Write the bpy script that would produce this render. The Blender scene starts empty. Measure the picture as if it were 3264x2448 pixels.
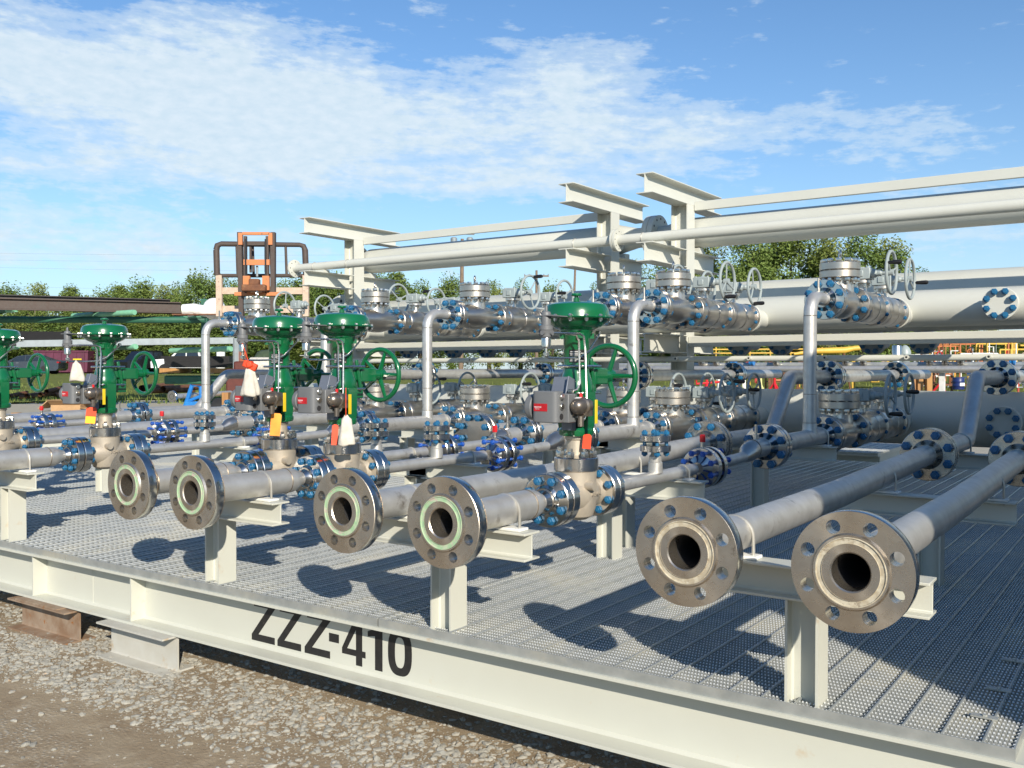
import bpy, math, random
from mathutils import Vector, Matrix
rnd = random.Random(7)
S = bpy.context.scene
COL = S.collection
PI = math.pi
def R(d): return math.radians(d)
V = Vector

# ------------------------------------------------------------------ mesh builder
class MB:
    def __init__(s): s.v = []; s.f = []
    def add(s, vs, fs, M=None):
        o = len(s.v)
        s.v += [tuple(M @ V(p)) for p in vs] if M is not None else [tuple(p) for p in vs]
        s.f += [tuple(i + o for i in f) for f in fs]
        return s
    def box(s, c, d, rot=None):
        x, y, z = d[0] / 2, d[1] / 2, d[2] / 2
        vs = [(-x, -y, -z), (x, -y, -z), (x, y, -z), (-x, y, -z), (-x, -y, z), (x, -y, z), (x, y, z), (-x, y, z)]
        M = Matrix.Translation(c)
        if rot is not None: M = M @ rot
        return s.add(vs, [(0, 3, 2, 1), (4, 5, 6, 7), (0, 1, 5, 4), (1, 2, 6, 5), (2, 3, 7, 6), (3, 0, 4, 7)], M)
    def lathe(s, prof, n=32, o=(0, 0, 0), ax='Z', cap0=True, cap1=True, M=None, ph=0.0):
        # prof: list of (radius, height) along the axis
        vs = []; fs = []
        for r, h in prof:
            for k in range(n):
                a = 2 * PI * k / n + ph
                vs.append((r * math.cos(a), r * math.sin(a), h))
        for i in range(len(prof) - 1):
            for k in range(n):
                k2 = (k + 1) % n
                fs.append((i * n + k, i * n + k2, (i + 1) * n + k2, (i + 1) * n + k))
        if cap0: fs.append(tuple(range(n - 1, -1, -1)))
        if cap1: fs.append(tuple((len(prof) - 1) * n + k for k in range(n)))
        return s.add(vs, fs, Matrix.Translation(o) @ (M if M is not None else AX[ax]))
    def tube(s, path, r, n=10, cap=True, closed=False):
        P = [V(p) for p in path]; m = len(P); vs = []; fs = []
        rr = r if isinstance(r, (list, tuple)) else [r] * m
        up = None
        for i in range(m):
            a = P[i - 1] if (i or closed) else P[i]; b = P[(i + 1) % m] if (i < m - 1 or closed) else P[i]
            t = (b - a).normalized()
            if up is None: up = V((0, 0, 1)) if abs(t.z) < .9 else V((1, 0, 0))
            u = t.cross(up).normalized(); up = u.cross(t).normalized()
            for k in range(n):
                an = 2 * PI * k / n
                vs.append(P[i] + (u * math.cos(an) + up * math.sin(an)) * rr[i])
        for i in range(m if closed else m - 1):
            for k in range(n):
                j = (i + 1) % m; k2 = (k + 1) % n
                fs.append((i * n + k, i * n + k2, j * n + k2, j * n + k))
        if cap and not closed:
            fs.append(tuple(range(n - 1, -1, -1))); fs.append(tuple((m - 1) * n + k for k in range(n)))
        return s.add(vs, fs)
    def prism(s, poly, p0, M=None, h=.1):
        # poly in local XY, extruded h along local Z from p0
        n = len(poly)
        vs = [(x, y, 0) for x, y in poly] + [(x, y, h) for x, y in poly]
        fs = [tuple(range(n - 1, -1, -1)), tuple(range(n, 2 * n))] + [(k, (k + 1) % n, n + (k + 1) % n, n + k) for k in range(n)]
        return s.add(vs, fs, Matrix.Translation(p0) @ (M if M is not None else Matrix()))
    def torus(s, R0, r, n=40, m=8, o=(0, 0, 0), ax='Z', M=None):
        vs = []; fs = []
        for i in range(n):
            a = 2 * PI * i / n
            for j in range(m):
                b = 2 * PI * j / m
                q = R0 + r * math.cos(b)
                vs.append((q * math.cos(a), q * math.sin(a), r * math.sin(b)))
        for i in range(n):
            for j in range(m):
                i2 = (i + 1) % n; j2 = (j + 1) % m
                fs.append((i * m + j, i2 * m + j, i2 * m + j2, i * m + j2))
        return s.add(vs, fs, Matrix.Translation(o) @ (M if M is not None else AX[ax]))
    def ibeam(s, p0, p1, d=.1, w=.1, tf=.008, tw=.006, k=.006):
        # I section, strong axis vertical (or X for vertical members)
        P0, P1 = V(p0), V(p1); t = (P1 - P0); L = t.length; t.normalize()
        if abs(t.z) > .9: yv = V((1, 0, 0)); xv = yv.cross(t) * 1
        else: yv = V((0, 0, 1)); xv = yv.cross(t)
        a, b = w / 2, tw / 2; D = d / 2
        half = [(-a, -D), (a, -D), (a, -D + tf), (b + k, -D + tf), (b, -D + tf + k), (b, D - tf - k), (b + k, D - tf), (a, D - tf), (a, D), (-a, D),
                (-a, D - tf), (-b - k, D - tf), (-b, D - tf - k), (-b, -D + tf + k), (-b - k, -D + tf), (-a, -D + tf)]
        M = Matrix((xv.to_4d(), yv.to_4d(), t.to_4d(), (0, 0, 0, 1))).transposed()
        for i in range(3): M[3][i] = 0
        n = len(half)
        vs = [(x, y, 0) for x, y in half] + [(x, y, L) for x, y in half]
        fs = [(k_, (k_ + 1) % n, n + (k_ + 1) % n, n + k_) for k_ in range(n)]
        for o, fl in ((0, True), (n, False)):
            cap = [(0, 1, 2, 15), (3, 4, 13, 14), (2, 3, 14, 15), (4, 5, 12, 13), (5, 6, 11, 12), (6, 7, 10, 11), (7, 8, 9, 10)]
            for c in cap: fs.append(tuple(o + i for i in (c[::-1] if fl else c)))
        M.translation = P0
        return s.add(vs, fs, M)
    def cyl(s, p0, p1, r, n=20):
        return s.tube([p0, p1], r, n)
    def mesh(s, name, mat, sharp=35):
        me = bpy.data.meshes.new(name)
        me.from_pydata(s.v, [], s.f); me.validate(); me.update()
        if sharp:
            me.polygons.foreach_set('use_smooth', [True] * len(me.polygons))
            me.set_sharp_from_angle(angle=R(sharp))
        if mat: me.materials.append(mat)
        return me
AX = {'Z': Matrix(), 'Y': Matrix.Rotation(-PI / 2, 4, 'X'), 'X': Matrix.Rotation(PI / 2, 4, 'Y'), '-Z': Matrix.Rotation(PI, 4, 'X'), '-Y': Matrix.Rotation(PI / 2, 4, 'X')}

def tag(o, label=None, cat=None, group=None, kind=None):
    if label: o['label'] = label
    if cat: o['category'] = cat
    if group: o['group'] = group
    if kind: o['kind'] = kind
    return o
def link(name, me, parent=None, loc=(0, 0, 0), rot=None):
    o = bpy.data.objects.new(name, me); COL.objects.link(o)
    o.location = loc
    if rot is not None: o.rotation_euler = rot
    if parent is not None: o.parent = parent
    return o
def obj(name, mb, mat, parent=None, loc=(0, 0, 0), sharp=35, bev=0):
    o = link(name, mb.mesh(name, mat, sharp), parent, loc)
    if bev:
        b = o.modifiers.new('bevel', 'BEVEL'); b.width = bev; b.segments = 2; b.limit_method = 'ANGLE'; b.angle_limit = R(40)
    return o
def thing(name, label, cat, loc=(0, 0, 0), rz=0, group=None):
    o = bpy.data.objects.new(name, None); COL.objects.link(o)
    o.empty_display_size = .05
    o.location = loc; o.rotation_euler = (0, 0, rz)
    return tag(o, label, cat, group)
def copy_tree(o, parent=None):
    c = o.copy(); COL.objects.link(c)
    if parent is not None: c.parent = parent
    for ch in list(o.children): copy_tree(ch, c)
    return c
def dup(o, loc, label, group=None, rz=None):
    c = copy_tree(o); c.location = loc; c['label'] = label
    if group: c['group'] = group
    if rz is not None: c.rotation_euler = (0, 0, rz)
    return c

# ------------------------------------------------------------------ materials
class NT:
    def __init__(s, m):
        m.use_nodes = True; s.t = m.node_tree; s.t.nodes.clear()
    def n(s, typ, **kw):
        x = s.t.nodes.new(typ)
        for k, v in kw.items():
            if k.startswith('i_'):
                key = k[2:]
                x.inputs[int(key) if key.isdigit() else key.replace('_', ' ')].default_value = v
            else: setattr(x, k, v)
        return x
    def l(s, a, b): s.t.links.new(a, b)
    def math(s, op, a, b=None, c=None):
        x = s.n('ShaderNodeMath', operation=op)
        for i, q in enumerate((a, b, c)):
            if q is None: continue
            if isinstance(q, (int, float)): x.inputs[i].default_value = q
            else: s.l(q, x.inputs[i])
        return x.outputs[0]
    def mix(s, f, a, b):
        x = s.n('ShaderNodeMix', data_type='RGBA')
        for i, q in ((0, f), (6, a), (7, b)):
            if isinstance(q, (int, float)): x.inputs[i].default_value = q
            elif isinstance(q, tuple): x.inputs[i].default_value = (*q[:3], 1)
            else: s.l(q, x.inputs[i])
        return x.outputs[2]
    def ramp(s, f, stops):
        x = s.n('ShaderNodeValToRGB'); e = x.color_ramp.elements
        while len(e) < len(stops): e.new(.5)
        for q, (p, c) in zip(e, stops):
            q.position = p; q.color = (c, c, c, 1) if isinstance(c, (int, float)) else (*c, 1)
        s.l(f, x.inputs[0]); return x.outputs[0]
    def noise(s, vec, scale, det=4, rough=.55):
        x = s.n('ShaderNodeTexNoise'); x.inputs['Scale'].default_value = scale; x.inputs['Detail'].default_value = det; x.inputs['Roughness'].default_value = rough
        if vec is not None: s.l(vec, x.inputs['Vector'])
        return x.outputs[0]
MATS = {}
def pm(name, col, metal=0, rough=.5, col2=None, sc=8, lo=.4, hi=.65, rvar=.1, bump=0, bsc=60, coat=0, stretch=None, third=None, tsc=3, tlo=.55, thi=.7, spec=.5, aniso=0):
    """principled material, colour varied by world-space noise; col2 second tone, third = stains"""
    m = bpy.data.materials.new(name); t = NT(m); MATS[name] = m
    out = t.n('ShaderNodeOutputMaterial'); b = t.n('ShaderNodeBsdfPrincipled'); t.l(b.outputs[0], out.inputs[0])
    b.inputs['Metallic'].default_value = metal; b.inputs['Coat Weight'].default_value = coat; b.inputs['Coat Roughness'].default_value = .06
    b.inputs['Specular IOR Level'].default_value = spec
    g = t.n('ShaderNodeNewGeometry').outputs['Position']
    if stretch:
        mp = t.n('ShaderNodeMapping'); mp.inputs['Scale'].default_value = stretch; t.l(g, mp.inputs[0]); g2 = mp.outputs[0]
    else: g2 = g
    n1 = t.noise(g2, sc)
    f = t.ramp(n1, [(lo, 0.), (hi, 1.)])
    c = t.mix(f, tuple(col), tuple(col2 or [x * .82 for x in col]))
    if third:
        n2 = t.noise(g, tsc, 6, .65); f2 = t.ramp(n2, [(tlo, 0.), (thi, 1.)])
        c = t.mix(f2, c, tuple(third))
    t.l(c, b.inputs['Base Color'])
    n3 = t.noise(g2, sc * 2.3, 3)
    t.l(t.math('MULTIPLY_ADD', n3, rvar * 2, rough - rvar), b.inputs['Roughness'])
    if aniso:
        tg = t.n('ShaderNodeTangent', direction_type='RADIAL', axis='Y'); t.l(tg.outputs[0], b.inputs['Tangent']); b.inputs['Anisotropic'].default_value = aniso
    if bump:
        bp = t.n('ShaderNodeBump'); bp.inputs['Strength'].default_value = bump; bp.inputs['Distance'].default_value = .002
        t.l(t.noise(g, bsc, 3), bp.inputs['Height']); t.l(bp.outputs[0], b.inputs['Normal'])
    return m
paint = pm('cream_paint', (.555, .56, .49), 0, .42, (.52, .52, .45), 2.2, .3, .75, .06, .06, 25, third=(.5, .4, .27), tsc=7, tlo=.63, thi=.78)
paint2 = pm('frame_paint', (.585, .588, .525), 0, .4, (.55, .55, .485), 2, .3, .8, .06, .04, 20)
white = pm('pad_white', (.8, .8, .76), 0, .5)
ss = pm('pickled_steel', (.61, .6, .57), .66, .43, (.51, .495, .46), 14, .35, .7, .1, .12, 90, third=(.25, .225, .195), tsc=9, tlo=.61, thi=.74)
weld = pm('weld_tint', (.36, .29, .2), .8, .42, (.2, .17, .16), 30)
mach = pm('machined_face', (.6, .545, .47), .92, .28, (.5, .45, .385), 18, .35, .7, .06, .04, 200, aniso=.75, third=(.3, .25, .2), tsc=22, tlo=.66, thi=.76)
rim = pm('polished_steel', (.62, .6, .57), 1, .2, (.55, .53, .5), 30, .3, .7, .06, .03, 200)
cast = pm('sand_cast_steel', (.5, .44, .35), .4, .5, (.42, .37, .3), 20, .35, .7, .08, .3, 260)
poly = pm('brushed_steel', (.58, .545, .49), .95, .3, (.5, .46, .41), 9, .3, .7, .06)
ztop = pm('worn_sparkle_zinc', (.76, .77, .75), .25, .32, (.7, .72, .73), 60, .3, .7, .05)  # worn tooth tops, painted paler to stand in for sun sparkle
green = pm('green_enamel', (.004, .125, .042), 0, .24, (.004, .105, .035), 6, .3, .7, .05, .05, 60, coat=.6)
blue = pm('blue_stud_coating', (.018, .14, .28), 0, .36, (.012, .1, .22), 30, .3, .7, .08)
blue2 = pm('bright_blue_stud', (.01, .085, .4), 0, .35, (.008, .065, .32), 40)
nutm = pm('bright_nut', (.68, .66, .6), 1, .28, (.55, .53, .48), 80)
gear = pm('grey_green_paint', (.33, .375, .37), 0, .4, (.29, .335, .33), 9, .3, .7, .06, .08, 70)
posg = pm('positioner_grey', (.155, .16, .165), 0, .48, (.135, .14, .145), 12, .3, .7, .05, .15, 300)
bronze = pm('regulator_metal', (.27, .23, .19), .8, .34, (.2, .17, .145), 14)
black = pm('black_rubber', (.012, .011, .012), 0, .45)
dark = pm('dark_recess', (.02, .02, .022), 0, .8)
letter = pm('black_stencil', (.013, .012, .012), 0, .55, (.02, .018, .017), 40, third=(.5, .48, .4), tsc=60, tlo=.74, thi=.76)
redm = pm('red_plastic', (.62, .02, .025), 0, .35)
redlab = pm('red_label', (.55, .012, .02), 0, .3, (.3, .008, .012), 9, .35, .65)
wtext = pm('white_print', (.8, .8, .8), 0, .5)
ytag = pm('yellow_tag', (.75, .55, .02), 0, .45)
otag = pm('orange_tag', (.85, .2, .01), 0, .55, (.9, .38, .03), 4)
otag2 = pm('red_orange_tag', (.85, .07, .015), 0, .55)
cloth = pm('cotton_bag', (.62, .58, .5), 0, .85, (.5, .46, .39), 25, bump=.4, bsc=120)
plate_m = pm('black_nameplate', (.015, .015, .015), 0, .4)
galv = pm('galvanised_steel', (.46, .475, .455), .5, .42, (.35, .37, .36), 16, .35, .7, .1, .1, 120, third=(.62, .59, .48), tsc=1.7, tlo=.5, thi=.7)
green_gr = pm('green_grease', (.3, .46, .27), 0, .6, (.42, .5, .34), 45, .4, .6, third=(.46, .4, .33), tsc=28, tlo=.56, thi=.6)
cream_gr = pm('cream_grease', (.52, .47, .36), 0, .6, (.4, .34, .24), 60, .4, .6, third=(.3, .25, .18), tsc=40, tlo=.58, thi=.64)
rust = pm('rusty_steel', (.2, .085, .04), .1, .8, (.13, .055, .03), 9, .35, .7, .08, .5, 60, third=(.3, .15, .07), tsc=6)
rustplate = pm('weathered_beam', (.33, .25, .18), .1, .7, (.24, .15, .09), 12, .35, .65, .08, .4, 60, third=(.3, .12, .03), tsc=14, tlo=.6, thi=.66)
greybeam = pm('grey_beam_paint', (.5, .49, .44), 0, .6, (.44, .42, .36), 9, .3, .7, .08, .2, 60, third=(.42, .33, .22), tsc=8, tlo=.62, thi=.72)
ltgreen = pm('pale_green_paint', (.22, .5, .31), 0, .5, (.18, .42, .27), 5)
dkgreen = pm('dark_green_paint', (.03, .13, .08), 0, .5, (.025, .1, .06), 5)
orange = pm('orange_truck_paint', (.5, .19, .075), 0, .55, (.6, .2, .06), 8, third=(.2, .1, .06), tsc=9, tlo=.62, thi=.7)
peach = pm('faded_orange_paint', (.55, .43, .33), 0, .7, (.48, .36, .27), 12, third=(.2, .13, .09), tsc=9, tlo=.6, thi=.7)
brownst = pm('brown_steel', (.085, .066, .056), .2, .65, (.08, .055, .045), 9)
yellow = pm('yellow_paint', (.68, .42, .06), 0, .5, (.58, .36, .06), 6)
wood = pm('lumber', (.42, .22, .07), 0, .75, (.32, .16, .06), 6, stretch=(1, 1, .2))
card = pm('cardboard', (.46, .29, .15), 0, .85, (.4, .25, .13), 6)
maroon = pm('maroon_paint', (.12, .025, .055), 0, .6, (.09, .02, .04), 3)
carp = pm('grey_car_paint', (.06, .065, .075), .4, .25, coat=.6)
carb = pm('black_car_paint', (.012, .013, .016), .2, .22, coat=.6)
carw = pm('white_car_paint', (.75, .75, .74), 0, .25, coat=.5)
glass = pm('car_glass', (.02, .025, .03), 0, .06, spec=.8)
tyre = pm('tyre_rubber', (.02, .02, .02), 0, .8)
alloy = pm('alloy_rim', (.55, .55, .56), .9, .3)
tailr = pm('tail_lamp_red', (.35, .01, .015), 0, .2)
skin = pm('skin', (.5, .25, .17), 0, .55)
shirt = pm('green_shirt', (.05, .075, .04), 0, .9, (.04, .06, .033), 12, bump=.4, bsc=20)
jeans = pm('blue_jeans', (.04, .055, .1), 0, .9, (.03, .045, .085), 20)
hair = pm('dark_hair', (.02, .014, .01), 0, .7)
bluep = pm('blue_paint', (.02, .2, .55), 0, .4)
polewood = pm('weathered_pole', (.22, .16, .11), 0, .85, (.16, .115, .08), 6)
steelgrey = pm('grey_blue_steel', (.28, .32, .34), .2, .55, (.24, .275, .29), 6)
bark = pm('bark', (.16, .125, .095), 0, .9, (.1, .08, .06), 4)
wallp = pm('shade_blocker_wall', (.6, .6, .58), 0, .6)  # grey of the unseen boxes and sheets added to block the sun
EXPOSURE=0.55; SUN_E=4.2; SKY_S=.1; SKY_TINT=(.60,.84,1.04)
# ------------------------------------------------------------------ camera, sky, sun
cam = bpy.data.cameras.new('camera'); cam.sensor_width = 36; cam.lens = 36 * 3002.2 / 3264
cam.clip_end = 3000; cam.clip_start = .05
co = bpy.data.objects.new('camera', cam); COL.objects.link(co)
co.location = (0, 0, 1); co.rotation_euler = (R(90 - .947), R(-.018), R(34.841)); S.camera = co
S.view_settings.view_transform = 'Standard'; S.view_settings.look = 'None'; S.view_settings.exposure = EXPOSURE; S.view_settings.gamma = 1
SUN_EL, SUN_AZ = 25.0, 51.0      # sun stands towards (+sin, -cos)
sd = V((math.sin(R(SUN_AZ)) * math.cos(R(SUN_EL)), -math.cos(R(SUN_AZ)) * math.cos(R(SUN_EL)), math.sin(R(SUN_EL))))
sl = bpy.data.lights.new('sun', 'SUN'); sl.energy = SUN_E; sl.angle = R(.53); sl.color = (1, .92, .79)
so = bpy.data.objects.new('sun', sl); COL.objects.link(so); so.rotation_euler = sd.to_track_quat('Z', 'Y').to_euler()
so.location = (20, -15, 20)
W = bpy.data.worlds.new('World'); S.world = W
t = NT(W)
out = t.n('ShaderNodeOutputWorld'); bg = t.n('ShaderNodeBackground'); t.l(bg.outputs[0], out.inputs[0])
sky = t.n('ShaderNodeTexSky'); sky.sky_type = 'NISHITA'; sky.sun_disc = False
sky.sun_elevation = R(SUN_EL); sky.sun_rotation = R(180 - SUN_AZ); sky.air_density = 1.0; sky.dust_density = .15; sky.ozone_density = 2.0; sky.altitude = 50
bg.inputs[1].default_value = SKY_S
D = t.n('ShaderNodeTexCoord').outputs['Generated']
sx = t.n('ShaderNodeSeparateXYZ'); t.l(D, sx.inputs[0])
az = t.math('MULTIPLY', t.math('ARCTAN2', sx.outputs[0], sx.outputs[1]), 180 / PI)
el = t.math('MULTIPLY', t.math('ARCSINE', sx.outputs[2]), 180 / PI)
blobs = [(-62.5, 16.2, 7, 2.8, .95), (-54.5, 16.6, 8, 3.2, 1.15), (-52.6, 13.8, 9.5, 2.2, 1.1), (-45.5, 15.3, 7.5, 3.0, 1.1), (-38.5, 14.2, 5, 2.2, .8), (-48.5, 11.6, 8.5, 1.7, 1.0),
         (-31.2, 16.9, 4.5, 2.6, 1.15), (-28.2, 14.2, 6.5, 2.4, .95), (-23, 13.2, 6, 1.5, .6), (-17.6, 14.2, 5.5, 1.0, .5), (-62, 10.8, 8, 1.2, .75), (-62, 7.2, 11, 1.9, .95), (-50, 7.0, 9, 1.6, .4),
         (-37.5, 11.0, 6.5, .9, .7), (-11.5, 12.6, 4.5, 1.3, .5), (-50, 19.8, 6, 1.3, .55), (-10, 7.8, 10, 2.4, .6), (-30, 11.2, 8, 1.0, .5), (-4, 17, 8, 1.5, .25), (-35, 3, 40, 2.5, .3),
         (60, 16, 25, 5, .5)]
tot = None
for a, e, rx, ry, w in blobs:
    dx = t.math('MULTIPLY', t.math('SUBTRACT', az, a), 1 / rx); dy = t.math('MULTIPLY', t.math('SUBTRACT', el, e), 1 / ry)
    r2 = t.math('MULTIPLY_ADD', dx, dx, t.math('MULTIPLY', dy, dy))
    g = t.math('MULTIPLY', t.math('EXPONENT', t.math('MULTIPLY', r2, -1.0)), w * .8)
    tot = g if tot is None else t.math('ADD', tot, g)
cv = t.n('ShaderNodeCombineXYZ'); t.l(az, cv.inputs[0]); t.l(t.math('MULTIPLY', el, 2.1), cv.inputs[1])
n1 = t.noise(cv.outputs[0], .13, 8, .62); n2 = t.noise(cv.outputs[0], .95, 4, .55)
cv2 = t.n('ShaderNodeCombineXYZ'); t.l(t.math('MULTIPLY_ADD', el, .8, az), cv2.inputs[0]); t.l(t.math('MULTIPLY', el, 4.0), cv2.inputs[1])
n3 = t.noise(cv2.outputs[0], .33, 6, .65)
d = t.math('ADD', tot, t.math('MULTIPLY', t.math('SUBTRACT', n1, .54), 2.3))
d = t.math('ADD', d, t.math('MULTIPLY', t.math('SUBTRACT', n2, .51), .62))
d = t.math('ADD', d, t.math('MULTIPLY', t.math('SUBTRACT', n3, .53), 1.7))
mask = t.ramp(d, [(.06, 0.), (.5, .45), (.95, .82), (1.0, .9)])
mask.node.color_ramp.interpolation = 'EASE'
shade = t.mix(t.ramp(n2, [(.3, 0.), (.7, 1.)]), (4.5, 5.5, 6.2), (5.4, 6.1, 6.6))
up = t.math('MAXIMUM', sx.outputs[2], 0.0)
# sky colour tuned: multiply the Nishita sky a little towards deep blue overhead
skyc = t.n('ShaderNodeMix', data_type='RGBA', blend_type='MULTIPLY'); skyc.inputs[0].default_value = 1
t.l(sky.outputs[0], skyc.inputs[6]); skyc.inputs[7].default_value = (*SKY_TINT, 1)
hz = t.math('EXPONENT', t.math('MULTIPLY', t.math('MAXIMUM', el, 0.0), -1 / 6.5))
base = t.mix(t.math('MULTIPLY', hz, .95), skyc.outputs[2], (4.7, 5.6, 5.9))
cl = t.mix(mask, base, shade)
t.l(cl, bg.inputs[0])

# ------------------------------------------------------------------ ground
GZ = -.466
FD = (-.5713, .8207)
def ss_(x): x = max(0, min(1, x)); return x * x * (3 - 2 * x)
def gz(x, y):
    r = x * FD[0] + y * FD[1]
    return GZ + 1.0 * ss_((r - 16) / 56)
def at(u, Z, v=None):
    """world ground point seen at photo column u at camera depth Z"""
    tt = (u - 1632) / 3002.2
    x = Z * (.8207 * tt - .5713); y = Z * (.8207 + .5713 * tt)
    return x, y, gz(x, y)
def zat(v, Z): return 1 - (v - 1174) * Z / 3002.2
def grid_sheet(name, pts_fn, nx, ny, mat, dz=0):
    mb = MB()
    for j in range(ny + 1):
        for i in range(nx + 1):
            x, y = pts_fn(i / nx, j / ny); mb.v.append((x, y, gz(x, y) + dz))
    for j in range(ny):
        for i in range(nx):
            a = j * (nx + 1) + i; mb.f.append((a, a + 1, a + nx + 2, a + nx + 1))
    return obj(name, mb, mat, sharp=0)
def ground_mat():
    m = bpy.data.materials.new('dirt_and_gravel'); t = NT(m)
    out = t.n('ShaderNodeOutputMaterial'); b = t.n('ShaderNodeBsdfPrincipled'); t.l(b.outputs[0], out.inputs[0])
    g = t.n('ShaderNodeNewGeometry').outputs['Position']
    mp = t.n('ShaderNodeMapping'); mp.inputs['Scale'].default_value = (1, 2.2, 1); mp.inputs['Rotation'].default_value = (0, 0, .5); t.l(g, mp.inputs[0])
    c = t.mix(t.ramp(t.noise(mp.outputs[0], 2.3, 7, .65), [(.35, 0.), (.65, 1.)]), (.36, .285, .19), (.27, .2, .125))
    c = t.mix(t.ramp(t.noise(g, 9, 5, .6), [(.5, 0.), (.75, 1.)]), c, (.43, .345, .235))
    vo = t.n('ShaderNodeTexVoronoi'); vo.inputs['Scale'].default_value = 55; t.l(g, vo.inputs['Vector'])
    peb = t.ramp(vo.outputs['Distance'], [(.25, 1.), (.5, 0.)])
    pm_ = t.math('MULTIPLY', peb, t.ramp(t.noise(g, 1.6, 5, .7), [(.5, 0.), (.68, .8)]))
    c = t.mix(pm_, c, (.47, .435, .36))
    # farther off the yard is pale crushed stone
    sp = t.n('ShaderNodeSeparateXYZ'); t.l(g, sp.inputs[0])
    rr = t.math('ADD', t.math('MULTIPLY', sp.outputs[0], FD[0]), t.math('MULTIPLY', sp.outputs[1], FD[1]))
    far = t.ramp(t.math('MULTIPLY', rr, 1 / 40), [(.2, 0.), (.35, 1.)])
    c = t.mix(far, c, t.mix(t.noise(g, 6, 4), (.46, .42, .34), (.36, .33, .26)))
    t.l(c, b.inputs['Base Color']); b.inputs['Roughness'].default_value = .95; b.inputs['Specular IOR Level'].default_value = .2
    bp = t.n('ShaderNodeBump'); bp.inputs['Strength'].default_value = .7; bp.inputs['Distance'].default_value = .012
    t.l(t.math('ADD', t.noise(g, 45, 6, .7), t.math('MULTIPLY', pm_, .6)), bp.inputs['Height']); t.l(bp.outputs[0], b.inputs['Normal'])
    return m
gm = ground_mat()
def gpts(i, j):
    x = -1 + 2 * i; y = -1 + 2 * j
    return 900 * x * abs(x) ** 1.6, 900 * y * abs(y) ** 1.6
tag(grid_sheet('ground', gpts, 150, 150, gm), kind='structure')
# grass field behind the yard
def grass_mat():
    m = bpy.data.materials.new('mown_grass'); t = NT(m)
    out = t.n('ShaderNodeOutputMaterial'); b = t.n('ShaderNodeBsdfPrincipled'); t.l(b.outputs[0], out.inputs[0])
    g = t.n('ShaderNodeNewGeometry').outputs['Position']
    c = t.mix(t.ramp(t.noise(g, .5, 6, .7), [(.35, 0.), (.65, 1.)]), (.17, .2, .045), (.27, .26, .085))
    c = t.mix(t.ramp(t.noise(g, 14, 4, .7), [(.4, 0.), (.7, 1.)]), c, (.09, .13, .025))
    t.l(c, b.inputs['Base Color']); b.inputs['Roughness'].default_value = .95; b.inputs['Specular IOR Level'].default_value = .1
    bp = t.n('ShaderNodeBump'); bp.inputs['Strength'].default_value = 1; bp.inputs['Distance'].default_value = .08
    t.l(t.noise(g, 18, 5, .7), bp.inputs['Height']); t.l(bp.outputs[0], b.inputs['Normal'])
    return m
grm = grass_mat()
def fpts(i, j):
    u = -3000 + 9000 * i; Z = 33 + 260 * j ** 2 + 2.2 * math.sin(i * 37) * (1 - j)
    x, y, z = at(u, Z); return x, y
tag(grid_sheet('grass_field', fpts, 120, 60, grm, .05), kind='structure')
gb = MB()
for k in range(9000):
    u = rnd.uniform(-200, 3500); Z = 33 + 16 * rnd.random() ** 1.6
    x, y, z = at(u, Z); h = rnd.uniform(.08, .26); a = rnd.uniform(0, PI); w = .02
    lx, ly = rnd.uniform(-.08, .08), rnd.uniform(-.08, .08)
    o = len(gb.v)
    gb.v += [(x - w * math.cos(a), y - w * math.sin(a), z), (x + w * math.cos(a), y + w * math.sin(a), z), (x + lx, y + ly, z + h)]; gb.f.append((o, o + 1, o + 2))
tag(obj('grass', gb, pm('grass_blades', (.13, .19, .035), 0, .9, (.24, .26, .07), 1.2), sharp=0), 'tall grass blades along the edge of the gravel yard', 'grass', kind='stuff')
# loose stones
import itertools
def ico():
    p = (1 + 5 ** .5) / 2
    v = [(-1, p, 0), (1, p, 0), (-1, -p, 0), (1, -p, 0), (0, -1, p), (0, 1, p), (0, -1, -p), (0, 1, -p), (p, 0, -1), (p, 0, 1), (-p, 0, -1), (-p, 0, 1)]
    f = [(0, 11, 5), (0, 5, 1), (0, 1, 7), (0, 7, 10), (0, 10, 11), (1, 5, 9), (5, 11, 4), (11, 10, 2), (10, 7, 6), (7, 1, 8), (3, 9, 4), (3, 4, 2), (3, 2, 6), (3, 6, 8), (3, 8, 9), (4, 9, 5), (2, 4, 11), (6, 2, 10), (8, 6, 7), (9, 8, 1)]
    return [V(q).normalized() for q in v], f
IV, IF = ico()
from mathutils import noise as mnoise
gv = MB()
def stone(x, y, s):
    M = Matrix.Translation((x, y, gz(x, y) + s * .15)) @ Matrix.Rotation(rnd.uniform(0, 6.3), 4, 'Z') @ Matrix.Rotation(rnd.uniform(-.5, .5), 4, 'X') @ Matrix.Diagonal((s * rnd.uniform(.8, 1.5), s * rnd.uniform(.6, 1), s * rnd.uniform(.35, .65), 1))
    gv.add([q * rnd.uniform(.75, 1.15) for q in IV], IF, M)
n = 0
while n < 32000:
    x = rnd.uniform(-7, -.2) if n % 6 else rnd.uniform(-9, 1.5); y = rnd.uniform(1.3, 3.3) if n % 6 else rnd.uniform(.9, 4.6)
    # bands of stone lie beside the skid, the wheel track in front is bare
    e = y - (2.33 + .05 * math.sin(x * 2.1) + .12 * mnoise.noise(V((x * 1.6, y * 1.6, 0))))
    den = ss_((e + .14) / .28)
    nz = mnoise.noise(V((x * 2.1, y * 2.6, 3.3))) + .5 * mnoise.noise(V((x * 6, y * 6, 9)))
    patch = ss_((nz + .25) / .5)
    if x > -3.75: den *= .42 + .3 * patch
    else: den *= .25 + .75 * patch
    if y > 2.95: den *= .4
    den = max(den, .03 * patch)
    if rnd.random() < den:
        stone(x, y, .0032 + .018 * rnd.random() ** 5.5); n += 1
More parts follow.
